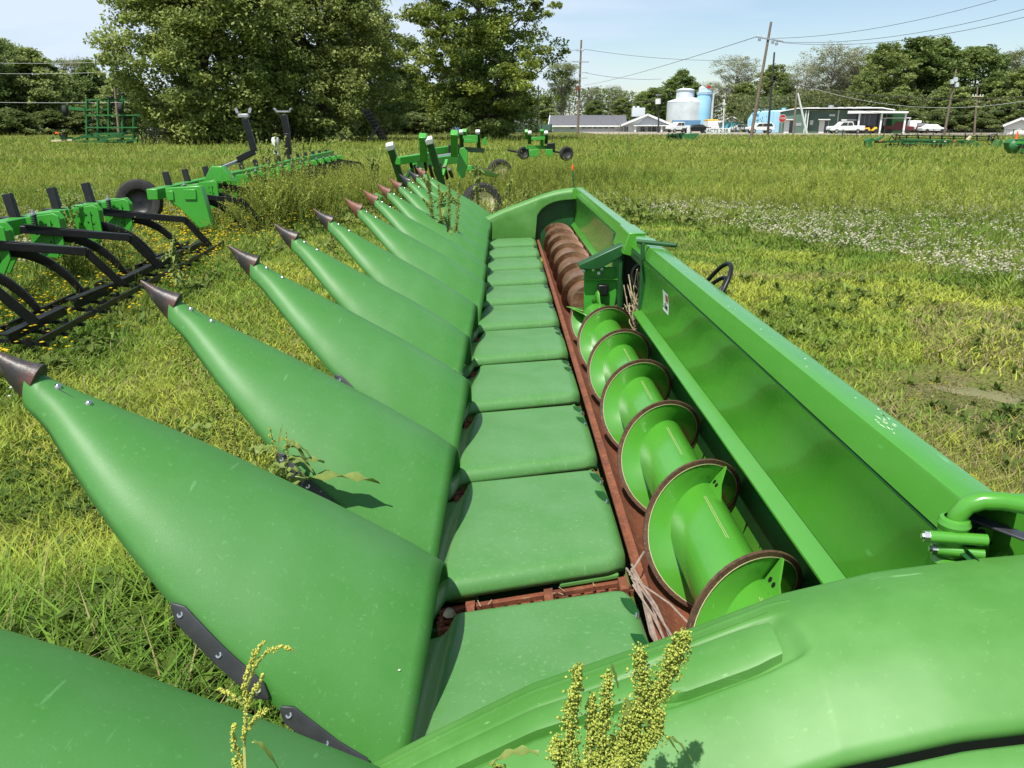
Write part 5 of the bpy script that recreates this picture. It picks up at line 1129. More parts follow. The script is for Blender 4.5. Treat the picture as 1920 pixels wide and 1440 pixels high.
plant_tree('dark_shrub_tree', 'dark bushy lower tree wrapped around the foot of the tall dark tree', tree_meshes('c2', 34, 10.5, 3.2, .0, 200, 40000, .25, DK, trunk_r=.2, shape='column', clump_r=.9, gap=.2, limbs=20), at(912, 74), group='big field trees')
plant_tree('rounded_tree', 'rounded mid green tree between the bushy trees and the tall dark tree', tree_meshes('d', 35, 15, 5.8, .2, 380, 52000, .36, MD, trunk_r=.35, shape='round', clump_r=1.1, gap=.15, limbs=30), at(700, 100), group='big field trees')
plant_tree('twiggy_tree', 'thin twiggy tree with bare spreading branches above the rounded tree', tree_meshes('e', 36, 21, 6.0, 7, 150, 9000, .26, MD, trunk_r=.3, shape='vase', clump_r=1.3, gap=.2, limbs=60, bare=1, bark='bark'), at(668, 92), group='big field trees')
TM = {
 'dense': tree_meshes('f', 41, 18, 6.0, .8, 330, 28000, .55, DK, trunk_r=.4, shape='round', clump_r=1.35, gap=.15),
 'dense2': tree_meshes('g', 42, 20, 5.2, 1.0, 320, 27000, .55, DK, trunk_r=.4, shape='column', clump_r=1.3, gap=.3),
 'mid': tree_meshes('h', 43, 16, 5.5, .6, 320, 26000, .55, MD, trunk_r=.35, shape='round', clump_r=1.3, gap=.25),
 'mid2': tree_meshes('i', 44, 17, 4.8, .8, 320, 26000, .50, MD, trunk_r=.3, shape='oak', clump_r=1.2, gap=.35),
 'light': tree_meshes('j', 45, 18, 5.0, .8, 320, 26000, .50, LT, trunk_r=.3, shape='column', clump_r=1.2, gap=.25),
 'bare': tree_meshes('k', 46, 18, 5.5, 6, 130, 9000, .32, PALE, trunk_r=.42, shape='vase', clump_r=1.5, gap=.1, limbs=70, bare=1, bark='barkp'),
 'bare2': tree_meshes('l', 47, 17, 4.5, 5, 130, 12000, .34, [(.17, .21, .08), (.30, .33, .16)], trunk_r=.32, shape='vase', clump_r=1.4, gap=.1, limbs=60, bare=1, bark='barkp'),
 'bush': tree_meshes('m', 48, 5.2, 3.8, .1, 120, 14000, .40, [(.10, .145, .038), (.20, .24, .075)], trunk_r=.12, shape='oak', clump_r=.9, gap=.1, limbs=14)}
TH = dict(dense=18, dense2=20, mid=16, mid2=17, light=18, bare=18, bare2=17, bush=5.2)
rr = random.Random(12)
def tr_(kind, name, px, top, D, label, wide=1.0):
    loc = Vector(at(px, D)); h = F(px, top, D).z-loc.z; s_ = h/TH[kind]*.93
    plant_tree(name, label, TM[kind], loc, s_*wide, rr.uniform(0, 6.28), s_)
for kd, nm, px, top, D, lb, wd in [
 ('dense', 'dense_tree', -60, -30, 105, 'dark dense tree reaching into the upper left corner of the photo', 1),
 ('mid2', 'leafy_tree', 28, 62, 118, 'mid green tree at the left edge below the dark corner tree', 1.1),
 ('mid', 'leafy_tree', 78, 84, 112, 'round mid green tree second from the left edge', 1.15),
 ('mid2', 'leafy_tree', 130, 128, 126, 'lower green tree left of the slender pale pole', 1.2),
 ('bare2', 'sparse_tree', 155, 100, 150, 'pale sparse tree rising behind the lower green tree', 1),
 ('dense', 'dense_tree', 186, 108, 135, 'dark tree directly behind the slender pale pole', 1),
 ('mid', 'leafy_tree', 240, 130, 130, 'green tree hidden mostly behind the huge bushy tree, left side', 1.2),
 ('bush', 'bush', 20, 205, 100, 'wide bush at the left edge of the field', 1.5),
 ('bush', 'bush', 95, 208, 108, 'wide bush right of the one at the left edge', 1.6),
 ('bush', 'bush', 165, 212, 112, 'wide bush behind the folded cultivator', 1.6),
 ('dense', 'dense_tree', 520, 90, 120, 'dark tree filling the gap between the two bushy trees', 1.2),
 ('dense', 'dense_tree', 640, 130, 130, 'dark tree low behind the leaning harrow', 1.3),
 ('mid', 'leafy_tree', 770, 120, 130, 'green tree between the rounded tree and the tall dark tree', 1.3),
 ('dense2', 'dense_tree', 745, 150, 118, 'dark green tree low left of the tall dark trunk', 1.6),
 ('dense', 'dense_tree', 830, 150, 125, 'dark green tree behind the left side of the tall dark trunk', 1.3),
 ('bush', 'bush', 660, 215, 112, 'dark bush low behind the leaning harrow', 1.7),
 ('bush', 'bush', 780, 212, 112, 'bush left of the dark blue bin', 1.7),
 ('mid', 'leafy_tree', 975, 165, 205, 'green tree just right of the tall dark tree', 1.2),
 ('bare2', 'sparse_tree', 1052, 108, 200, 'slender vase shaped sparse tree beside the tall grey pole', .95),
 ('mid', 'leafy_tree', 1018, 178, 230, 'rounded tree behind the left end of the white building', 1.3),
 ('dense2', 'dense_tree', 1115, 185, 240, 'darker green tree behind the white building roof', 1.5),
 ('light', 'light_tree', 1165, 182, 255, 'light green tree behind the porch of the white building', 1.5),
 ('bare', 'bare_tree', 1108, 160, 270, 'pale bare tree right of the tall grey pole', 1),
 ('bare', 'bare_tree', 1150, 158, 280, 'second pale bare tree right of the tall grey pole', 1),
 ('mid2', 'leafy_tree', 1205, 168, 260, 'green tree left of the silos', 1.3),
 ('dense', 'dense_tree', 1272, 128, 245, 'dark rounded tree right behind the white silo', 1.25),
 ('dense2', 'dense_tree', 1225, 160, 235, 'dark tree behind the pole with the large white transformer', 1.2),
 ('bare', 'bare_tree', 1372, 100, 235, 'tall pale bare tree left of the leaning pole', 1.1),
 ('bare', 'bare_tree', 1330, 150, 250, 'lower pale bare tree right above the blue silo', 1.1),
 ('mid2', 'leafy_tree', 1390, 150, 225, 'green tree low behind the turquoise hut', 1.4),
 ('light', 'light_tree', 1440, 118, 215, 'light green tree behind the leaning pole', 1.2),
 ('dense', 'dense_tree', 1462, 150, 205, 'dark tree above the light blue tank', 1.2),
 ('bare', 'bare_tree', 1500, 112, 200, 'pale bare tree behind the slanting brace pole', 1),
 ('bare', 'bare_tree', 1548, 78, 190, 'tallest pale bare tree, above the green building roof', 1.15),
 ('bare', 'bare_tree', 1590, 84, 195, 'pale bare tree leaning toward the light green tree', .9),
 ('mid2', 'leafy_tree', 1520, 165, 185, 'green tree low behind the green building', 1.5),
 ('dense', 'dense_tree', 1590, 118, 200, 'dark tree behind the right half of the green building', 1.2),
 ('light', 'light_tree', 1640, 76, 172, 'tall light green tree above the porch', 1.1),
 ('light', 'light_tree', 1610, 130, 165, 'light green conical tree at the porch corner', .9),
 ('dense2', 'dense_tree', 1700, 62, 178, 'tall dark tree right of the tall light green tree', 1.35),
 ('dense', 'dense_tree', 1742, 66, 182, 'dark round topped tree left of the leaning brown pole', 1.1),
 ('dense2', 'dense_tree', 1812, 78, 185, 'dark tree right of the leaning brown pole', 1.4),
 ('bare2', 'sparse_tree', 1885, 84, 195, 'pale sparse tree high at the right edge', 1.1),
 ('dense', 'dense_tree', 1850, 130, 170, 'dark tree behind the pole with the pale crossarm', 1.2),
 ('mid', 'leafy_tree', 1905, 118, 165, 'mid green tree at the right edge above the white house', 1.3),
 ('dense', 'dense_tree', 1990, 90, 170, 'dark tree just outside the right edge', 1.3),
 ('mid', 'leafy_tree', 1770, 150, 160, 'mid green tree low behind the leaning brown pole', 1.4),
 ('mid', 'leafy_tree', 1680, 160, 162, 'mid green tree low right of the porch', 1.3),
 ('bush', 'bush', 1700, 203, 155, 'bush behind the red truck', 1.8),
 ('bush', 'bush', 1760, 205, 150, 'bush right of the parked cars', 1.8),
 ('bush', 'bush', 1830, 212, 148, 'bush at the foot of the pole with the pale crossarm', 1.6),
 ('bush', 'bush', 1895, 192, 150, 'bush behind the small white house', 1.7),
 ('bush', 'bush', 1400, 215, 200, 'bush between the turquoise hut and the light blue tank', 2)]:
    tr_(kd, nm, px, top, D, lb, wd)
# far woodland that reads as one mass
def leaf_band(x0, x1, y0, y1, h0, h1, n, lsz, cols, seed):
    rng = np.random.default_rng(seed); x = rng.uniform(x0, x1, n); y = rng.uniform(y0, y1, n)
    hh = h0+(h1-h0)*(.5+.5*smooth_noise(x, y*.3, .09, seed)+.25*smooth_noise(x, y, .4, seed+1)); z = ground_z(x, y)+np.clip(hh, 1, 99)*rng.uniform(0, 1, n)**.75
    w = np.clip(.5+.5*smooth_noise(x, z*2, .25, seed+2)+rng.normal(size=n)*.15, 0, 1)[:, None]; c = np.array(cols); tint = (c[0]*(1-w)+c[1]*w)*rng.uniform(.6, 1.35, n)[:, None]
    return leaf_quads(np.stack([x, y, z], 1), lsz, rng, tint)
V, f, T = leaf_band(-150, 190, 262, 285, 7, 14, 60000, .8, [(.10, .14, .04), (.20, .235, .085)], 61)
tag(link_mesh('far_woodland', fast_mesh('far_woodland', V, [f], T), 'leaf'), 'distant green woodland closing the horizon behind the buildings', 'woodland', kind='stuff')
V, f, T = leaf_band(-110, 6, 138, 152, 4, 8, 42000, .5, [(.05, .078, .018), (.12, .15, .042)], 62)
tag(link_mesh('hedgerow', fast_mesh('hedgerow', V, [f], T), 'leaf'), 'dark hedgerow and underbrush behind the left and middle trees', 'hedgerow', kind='stuff')
V, f, T = leaf_band(46, 150, 158, 172, 4, 9, 30000, .5, [(.08, .115, .03), (.18, .20, .075)], 63)
tag(link_mesh('underbrush', fast_mesh('underbrush', V, [f], T), 'leaf'), 'underbrush beneath the trees on the right, behind the parked cars', 'underbrush', kind='stuff')

# ---------------------------------------------------------------- grass and weeds
def under_header(x, y): return (x > -.30) & (x < 1.02) & (y > .72) & (y < 10.0)
LIME = np.array([.42, .47, .070]); GRN = np.array([.15, .26, .034]); DRY = np.array([.36, .31, .14]); DARK = np.array([.045, .080, .016]); WEED = np.array([.34, .385, .085])
def mown(x, y):
    """1 in the mown strips either side of the header, 0 in the rough"""
    l = 1/(1+np.exp(np.clip((-x-3.55+.25*smooth_noise(x, y, 1.0, 9))*5, -30, 30)))*(x < .5)*(y < 19+smooth_noise(x, y, .7, 8))
    rb = np.interp(y, [0, 6, 8.4, 12, 16, 22], [8.5, 7.0, 5.4, 4.2, 2.9, 1.0])+.5*smooth_noise(x, y, .9, 10)
    r = 1/(1+np.exp(np.clip((x-rb)*4, -30, 30)))*(x >= .5)*(y < 22)
    return np.clip(l+r, 0, 1)
def blade_field(n, r0, r1, wid, seed, amin=-52, amax=52, p=1.0):
    rng = np.random.default_rng(seed); a = np.radians(rng.uniform(amin, amax, n)); r = (r0**(2-p)+(r1**(2-p)-r0**(2-p))*rng.uniform(0, 1, n))**(1/(2-p)) if p != 2 else r0*(r1/r0)**rng.uniform(0, 1, n)
    x, y = r*np.sin(a), r*np.cos(a); k = ~((x > -.25) & (x < 1.0) & (y > .8) & (y < 9.9)); x, y, r = x[k], y[k], r[k]; n = len(x)
    m_ = mown(x, y); cl = smooth_noise(x, y, 2.6, 21)+.6*smooth_noise(x, y, 7.5, 22); far = np.clip((y-15)/12, 0, 1)
    h = (.045+.035*rng.uniform(0, 1, n)+.035*np.clip(cl, -.6, 1))*m_+(1-m_)*(.13+.12*rng.uniform(0, 1, n)+.07*cl+far*.22)
    nearl = (x < -.3)*np.clip((3.0-y+.35*smooth_noise(x, y, 2.2, 44))/.7, 0, 1); h = h*(1-nearl)+nearl*(.06+.22*rng.uniform(0, 1, n)**2.2)
    bare = ((x-3.35)/.80)**2+((y-5.1)/.65)**2 < rng.uniform(.35, 1.6, n); h = np.where(bare, h*.35, h)
    h = np.clip(h, .02, 2)
    z = gzz(x, y); w = wid(r)*rng.uniform(.6, 1.3, n)
    w = w*(1+nearl*1.3*rng.uniform(0, 1, n)**2)
    ang = rng.uniform(0, 6.28, n)+.0; ln = rng.uniform(.15, 1.1, n)*h*(1+.6*m_); wind = .9
    dx, dy = np.cos(ang)*ln, np.sin(ang)*ln; sx, sy = -np.sin(ang+rng.normal(size=n)*.7)*w/2, np.cos(ang+rng.normal(size=n)*.7)*w/2
    b = np.stack([x, y, z-.01], 1); s_ = np.stack([sx, sy, 0*sx], 1); md = np.stack([dx*.35, dy*.35, h*.62], 1); tp = np.stack([dx, dy, h], 1)
    V = np.stack([b-s_, b+s_, b+md+s_*.8, b+md-s_*.8, b+tp], 1).reshape(-1, 3); i = np.arange(n)[:, None]*5
    q = np.concatenate([i, i+1, i+2, i+3], 1); t = np.concatenate([i+3, i+2, i+4], 1)
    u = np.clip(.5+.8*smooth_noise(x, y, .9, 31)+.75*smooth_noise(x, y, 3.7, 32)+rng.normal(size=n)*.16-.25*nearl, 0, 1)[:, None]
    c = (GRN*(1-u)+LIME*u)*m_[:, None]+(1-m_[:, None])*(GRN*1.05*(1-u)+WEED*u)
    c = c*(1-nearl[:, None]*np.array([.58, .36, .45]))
    dryp = (rng.uniform(0, 1, n) < .05+.55*np.clip((y-72)/25, 0, 1)+.10*np.clip(smooth_noise(x, y, 1.7, 33), 0, 1)+.42*((x > 1)&(y < 9.5)&(smooth_noise(x, y, .8, 35) > -.05)))[:, None]
    c = np.where(dryp, DRY*rng.uniform(.6, 1.1, n)[:, None], c)*rng.uniform(.65, 1.3, n)[:, None]
    c = np.where(bare[:, None], DRY*rng.uniform(.4, .9, n)[:, None], c)
    return V, q, t, np.repeat(c, 5, 0)
def merge(parts):
    Vs, Qs, Ts, Cs = [], [], [], []; o = 0
    for V, q, t, c in parts:
        Vs.append(V); Cs.append(c)
        if q is not None and len(q): Qs.append(q+o)
        if t is not None and len(t): Ts.append(t+o)
        o += len(V)
    pol = []
    if Qs: pol.append(np.concatenate(Qs))
    if Ts: pol.append(np.concatenate(Ts))
    return np.concatenate(Vs), pol, np.concatenate(Cs)
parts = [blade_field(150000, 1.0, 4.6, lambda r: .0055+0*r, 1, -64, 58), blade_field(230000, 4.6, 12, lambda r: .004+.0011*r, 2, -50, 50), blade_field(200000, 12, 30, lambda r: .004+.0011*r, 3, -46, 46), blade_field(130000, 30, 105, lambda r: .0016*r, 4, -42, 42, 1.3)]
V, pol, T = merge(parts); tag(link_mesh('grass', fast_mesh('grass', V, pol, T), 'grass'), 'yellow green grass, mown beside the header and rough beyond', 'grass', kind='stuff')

# stamps ---------------------------------------------------------
def stamp(tpl, x, y, z, s_, rot, tint, lean=None, rng=RNG):
    V0, Q0, T0, C0 = tpl; n = len(x); k = len(V0); c, s2 = np.cos(rot)[:, None], np.sin(rot)[:, None]
    X_, Y_, Z_ = V0[None, :, 0], V0[None, :, 1], V0[None, :, 2]; sc_ = s_[:, None]
    vx = (X_*c-Y_*s2)*sc_; vy = (X_*s2+Y_*c)*sc_; vz = Z_*sc_+0*vx
    if lean is not None: vx = vx+lean[0][:, None]*vz; vy = vy+lean[1][:, None]*vz
    V = np.stack([vx+x[:, None], vy+y[:, None], vz+z[:, None]], 2).reshape(-1, 3); o = (np.arange(n)*k)[:, None, None]
    q = (Q0[None]+o).reshape(-1, 4) if len(Q0) else None; t = (T0[None]+o).reshape(-1, 3) if len(T0) else None
    C = (C0[None]*tint[:, None, :]).reshape(-1, 3); return V, q, t, C
def tpl_stalk(seed, nl=16, seed_part=.55, w=.035, leafw=.05):
    """spindly weed of unit height: stem, narrow leaves, bushy seed spikes"""
    rng = np.random.default_rng(seed); V = []; T = []; C = []
    def tri(a, b, c, col): k = len(V); V.extend([a, b, c]); T.append((k, k+1, k+2)); C.extend([col]*3)
    br = [((0, 0, 0), (rng.normal()*.05, rng.normal()*.05, 1.0))]+[((0, 0, rng.uniform(.25, .55)), (rng.normal()*.13, rng.normal()*.13, rng.uniform(.7, .98))) for _ in range(3)]
    for a, b in br:
        a, b = np.array(a), np.array(b); s_ = np.array([.006, 0, 0]); tri(a-s_, a+s_, b, (.8, .8, .7)); s_ = np.array([0, .006, 0]); tri(a-s_, a+s_, b, (.8, .8, .7))
        for k in range(nl):
            u = rng.uniform(.12, 1); p = a+(b-a)*u; d = rng.normal(size=3)*np.array([1, 1, .4]); d /= np.linalg.norm(d); top = u > 1-seed_part
            if top: l = w*rng.uniform(.6, 1.2)*(1.15-u*.6); d[2] = abs(d[2])+.4; e = np.cross(d, rng.normal(size=3)); e /= np.linalg.norm(e); tri(p-e*l*.4, p+e*l*.4, p+d*l, (1.15, 1.12, .9))
            else: l = leafw*rng.uniform(1, 2.6); e = np.cross(d, [0, 0, 1]); e /= np.linalg.norm(e)+1e-6; tri(p-e*l*.14, p+e*l*.14, p+d*l+np.array([0, 0, l*.3]), (.72, .85, .7))
    return np.array(V), np.zeros((0, 4), int), np.array(T), np.array(C)
def tpl_leafy(seed, n=14, h=1):
    rng = np.random.default_rng(seed); V = []; T = []; C = []
    for k in range(n):
        a = rng.uniform(0, 6.28); l = rng.uniform(.4, 1.0)*h; w = rng.uniform(.07, .13)*h; r = rng.uniform(.2, .8); d = np.array([math.cos(a), math.sin(a), 0]); e = np.array([-math.sin(a), math.cos(a), 0])
        p0 = d*.02; p1 = d*l*r*.5+np.array([0, 0, l*.55]); p2 = d*l*r+np.array([0, 0, l*(.75 if r < .5 else .5)]); i = len(V)
        V += [p0, p1-e*w, p1+e*w+[0, 0, .02], p2]; T += [(i, i+2, i+1), (i+1, i+2, i+3)]; g = rng.uniform(.7, 1.25); C += [(g, g, g)]*4
    return np.array(V), np.zeros((0, 4), int), np.array(T), np.array(C)
def tpl_flower(seed, h=1, petals=6, col=(1, 1, 1), r=.05, heads=3, ball=False):
    rng = np.random.default_rng(seed); V = []; T = []; C = []
    for k in range(heads):
        a = rng.uniform(0, 6.28); t = np.array([math.cos(a)*rng.uniform(0, .35), math.sin(a)*rng.uniform(0, .35), h*rng.uniform(.75, 1.05)]); i = len(V); V += [np.array([-.006, 0, 0]), np.array([.006, 0, 0]), t]; T.append((i, i+1, i+2)); C += [(.35, .5, .1)]*3
        m_ = 7
        for q in range(m_):
            a = 6.28*q/m_; b = 6.28*(q+.8)/m_; i = len(V); up = r*.9 if ball else r*.35
            V += [t+[0, 0, up*.8], t+np.array([math.cos(a)*r, math.sin(a)*r, 0]), t+np.array([math.cos(b)*r, math.sin(b)*r, 0]), t+[0, 0, -up*.6]]; T += [(i, i+1, i+2), (i+3, i+2, i+1)]; C += [col]*3+[tuple(np.array(col)*.75)]
    return np.array(V), np.zeros((0, 4), int), np.array(T), np.array(C)
def scatter(n, r0, r1, amin, amax, seed, p=1.0):
    rng = np.random.default_rng(seed); a = np.radians(rng.uniform(amin, amax, n)); r = (r0**(2-p)+(r1**(2-p)-r0**(2-p))*rng.uniform(0, 1, n))**(1/(2-p)) if p != 2 else r0*(r1/r0)**rng.uniform(0, 1, n)
    return r*np.sin(a), r*np.cos(a), rng
def stamp_zone(tpls, x, y, rng, keep, smin, smax, tints, lean=.12):
    k = keep(x, y, rng); x, y = x[k], y[k]; out = []
    grp = rng.integers(0, len(tpls), len(x)); 
    for g in range(len(tpls)):
        xx, yy = x[grp == g], y[grp == g]; n = len(xx)
        if not n: continue
        u = np.clip(.5+.5*smooth_noise(xx, yy, .5, 71)+rng.normal(size=n)*.22, 0, 1)[:, None]; t = (np.array(tints[0])*(1-u)+np.array(tints[1])*u)*rng.uniform(.75, 1.25, n)[:, None]
        sc_ = rng.uniform(smin, smax, n)*(1+.15*smooth_noise(xx, yy, .8, 72))
        if callable(lean): pass
        out.append(stamp(tpls[g], xx, yy, gzz(xx, yy)-.01, sc_, rng.uniform(0, 6.28, n), t, (rng.normal(size=n)*lean+.06, rng.normal(size=n)*lean)))
    return out
ST = [tpl_stalk(80+i, 11) for i in range(4)]; STF = [tpl_stalk(90+i, 6, w=.06, leafw=.07) for i in range(4)]
LF = [tpl_leafy(100+i) for i in range(4)]
def off_road(x, y): return ~((y > 96) & (x > 10))
clear = lambda x, y: ~((x > -1.15) & (x < 1.12) & (y > .6) & (y < 10.1))
A = []
# tall seeding weeds: mid distance and far
x, y, rng = scatter(16000, 17, 40, -42, 42, 201, 1.2); A += stamp_zone(ST, x, y, rng, lambda x, y, r: (mown(x, y) < .3) & (r.uniform(0, 1, len(x)) < .55+.6*smooth_noise(x, y, .35, 73)) & ~((x > -3.3) & (x < -.2) & (y < 19.5)), .45, .82, [(.23, .30, .05), (.45, .48, .11)])
x, y, rng = scatter(17000, 38, 98, -40, 40, 202, 1.3); A += stamp_zone(STF, x, y, rng, lambda x, y, r: (r.uniform(0, 1, len(x)) < .6+.6*smooth_noise(x, y, .16, 74)), .5, .95, [(.25, .31, .06), (.44, .47, .13)])
# left rough around the rippers
x, y, rng = scatter(5200, 8, 20, -46, -13, 203); A += stamp_zone(ST, x, y, rng, lambda x, y, r: (x < -3.9) & ((x < -6.2) | (r.uniform(0, 1, len(x)) < .25)) & (r.uniform(0, 1, len(x)) < .6+.5*smooth_noise(x, y, .6, 75)), .28, .6, [(.16, .22, .036), (.32, .36, .08)])
x, y, rng = scatter(5000, 5, 26, -46, -9, 206); A += stamp_zone(ST, x, y, rng, lambda x, y, r: (x > -5.6) & (x < -3.3-.035*y+.1) & (r.uniform(0, 1, len(x)) < .55+.4*smooth_noise(x, y, 1.1, 79)), .14, .36, [(.15, .21, .036), (.30, .34, .08)])
x, y, rng = scatter(1500, 15, 27, -26, 12, 207); A += stamp_zone(ST, x, y, rng, lambda x, y, r: (r.uniform(0, 1, len(x)) < .6) & ~((x > -3.2) & (y < 17)), .5, .9, [(.16, .22, .036), (.34, .38, .08)])
def clump(px, D, n, sx, sy, s0, s1, seed):
    rng = np.random.default_rng(seed); x = rng.normal(X(px, D), sx, n); y = rng.normal(D, sy, n)
    return stamp_zone(ST, x, y, rng, lambda x, y, r: y > 0, s0, s1, [(.15, .21, .036), (.33, .37, .085)])
for c_ in ((505, 14.5, 150, .35, .6, .8, 1.25), (560, 16.5, 130, .35, .6, .8, 1.25), (600, 19, 120, .6, .8, .7, 1.1), (455, 13.0, 50, .3, .5, .5, .9), (690, 19, 220, .8, 1.0, .6, 1.0), (660, 22, 160, .9, 1, .7, 1.1), (740, 19, 60, .4, .5, .6, .9), (955, 13.5, 26, .2, .6, .5, .8), (900, 12.5, 30, .12, .3, .6, .9), (990, 22, 180, 1.2, 1.2, .7, 1.1), (1045, 24, 180, 1.2, 1.5, .7, 1.1), (930, 20, 120, 1.0, 1.2, .5, .9), (95, 8.6, 30, .25, .3, .5, .75), (128, 9, 40, .15, .3, .6, .85), (400, 11.6, 40, .4, .4, .3, .6)):
    A += clump(*c_, seed=int(c_[0]))
# right rough
x, y, rng = scatter(3800, 9, 18, 12, 48, 204); A += stamp_zone(ST, x, y, rng, lambda x, y, r: (mown(x, y) < .25) & (r.uniform(0, 1, len(x)) < .45+.5*smooth_noise(x, y, .6, 76)), .25, .5, [(.15, .21, .04), (.28, .33, .08)])
V, pol, T = merge(A); tag(link_mesh('tall_weeds', fast_mesh('tall_weeds', V, pol, T), 'grass'), 'tall seeding weeds covering the field', 'weeds', kind='stuff')
A = []
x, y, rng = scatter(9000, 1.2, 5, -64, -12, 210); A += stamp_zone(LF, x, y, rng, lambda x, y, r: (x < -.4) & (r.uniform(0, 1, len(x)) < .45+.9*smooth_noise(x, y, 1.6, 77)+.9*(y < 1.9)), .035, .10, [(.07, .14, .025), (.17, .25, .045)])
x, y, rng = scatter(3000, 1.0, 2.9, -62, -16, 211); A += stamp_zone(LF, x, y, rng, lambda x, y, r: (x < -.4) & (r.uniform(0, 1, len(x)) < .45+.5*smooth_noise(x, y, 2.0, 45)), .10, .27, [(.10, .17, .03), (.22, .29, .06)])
x, y, rng = scatter(7000, 6, 15, -46, -12, 212); A += stamp_zone(LF, x, y, rng, lambda x, y, r: (x < -3.3) & (r.uniform(0, 1, len(x)) < .8), .09, .26, [(.09, .15, .026), (.20, .26, .05)])
x, y, rng = scatter(8000, 4.5, 18, 12, 50, 213); A += stamp_zone(LF, x, y, rng, lambda x, y, r: (r.uniform(0, 1, len(x)) < (1-mown(x, y))*.9+.10+.25*smooth_noise(x, y, 1.2, 78)), .07, .20, [(.08, .14, .025), (.20, .26, .055)])
x, y, rng = scatter(5000, 15, 26, -20, 40, 214); A += stamp_zone(LF, x, y, rng, lambda x, y, r: (r.uniform(0, 1, len(x)) < .8), .15, .36, [(.11, .17, .03), (.24, .29, .06)])
V, pol, T = merge(A); tag(link_mesh('broadleaf_ground_cover', fast_mesh('broadleaf_ground_cover', V, pol, T), 'grass'), 'broad leaved weeds and clover leaves low in the grass', 'ground cover', kind='stuff')
FW = [tpl_flower(120+i, 1, col=(.74, .70, .54), r=.066, ball=True) for i in range(3)]; FY = [tpl_flower(130+i, 1, col=(.85, .66, .03), r=.07, heads=4) for i in range(3)]
A = []; one = [(1, 1, 1), (1, 1, 1)]
x, y, rng = scatter(19000, 6.5, 26, 6, 50, 220); A += stamp_zone(FW, x, y, rng, lambda x, y, r: (mown(x, y) < .45) & (y < 24) & (r.uniform(0, 1, len(x)) < np.exp(-np.abs((y-np.interp(x, [1, 2.8, 4.2, 5.6, 7.5, 10, 14], [21, 17.5, 14, 11.2, 10.4, 11, 12]))/5.2)**1.6)*(.75+.9*smooth_noise(x, y, .8, 79))*np.clip((x-1.5)/3.5, .3, 1)), .16, .30, one)
x, y, rng = scatter(9000, 7, 24, -46, -16, 221); A += stamp_zone(FW, x, y, rng, lambda x, y, r: (x < -5.6) & (r.uniform(0, 1, len(x)) < .30+.5*smooth_noise(x, y, .5, 80)), .18, .34, one)
x, y, rng = scatter(900, 1.4, 7, -62, -20, 223); A += stamp_zone([tpl_flower(140, 1, col=(.8, .78, .72), r=.12, heads=1, ball=True)], x, y, rng, lambda x, y, r: (x < -3.2) | ((x < -.8) & (y < 2.2) & (r.uniform(0, 1, len(x)) < .1)), .07, .13, one)
V, pol, T = merge(A); tag(link_mesh('white_clover_flowers', fast_mesh('white_clover_flowers', V, pol, T), 'grass'), 'white clover flowers drifting across the rough grass', 'flowers', kind='stuff')
A = []
x, y, rng = scatter(15000, 6, 25, -42, -8, 222); A += stamp_zone(FY, x, y, rng, lambda x, y, r: (x < -3.3) & (r.uniform(0, 1, len(x)) < (np.exp(-((x+5.7)/1.2)**2)*np.exp(-((y-16.5)/5.5)**2)*.8+.35*np.exp(-((x+4.3)/.5)**2)+.03)), .16, .34, one)
x, y, rng = scatter(1500, 2.5, 14, 12, 50, 224); A += stamp_zone(FY, x, y, rng, lambda x, y, r: (x > 1.3) & (r.uniform(0, 1, len(x)) < .10+.2*smooth_noise(x, y, .9, 81)), .05, .11, one)
x, y, rng = scatter(600, 6, 13, -25, -5, 226); A += stamp_zone(FY, x, y, rng, lambda x, y, r: (x < -1.3) & (r.uniform(0, 1, len(x)) < .3), .06, .16, one)
V, pol, T = merge(A); tag(link_mesh('yellow_flowers', fast_mesh('yellow_flowers', V, pol, T), 'grass'), 'small yellow flowers around the rippers', 'flowers', kind='stuff')

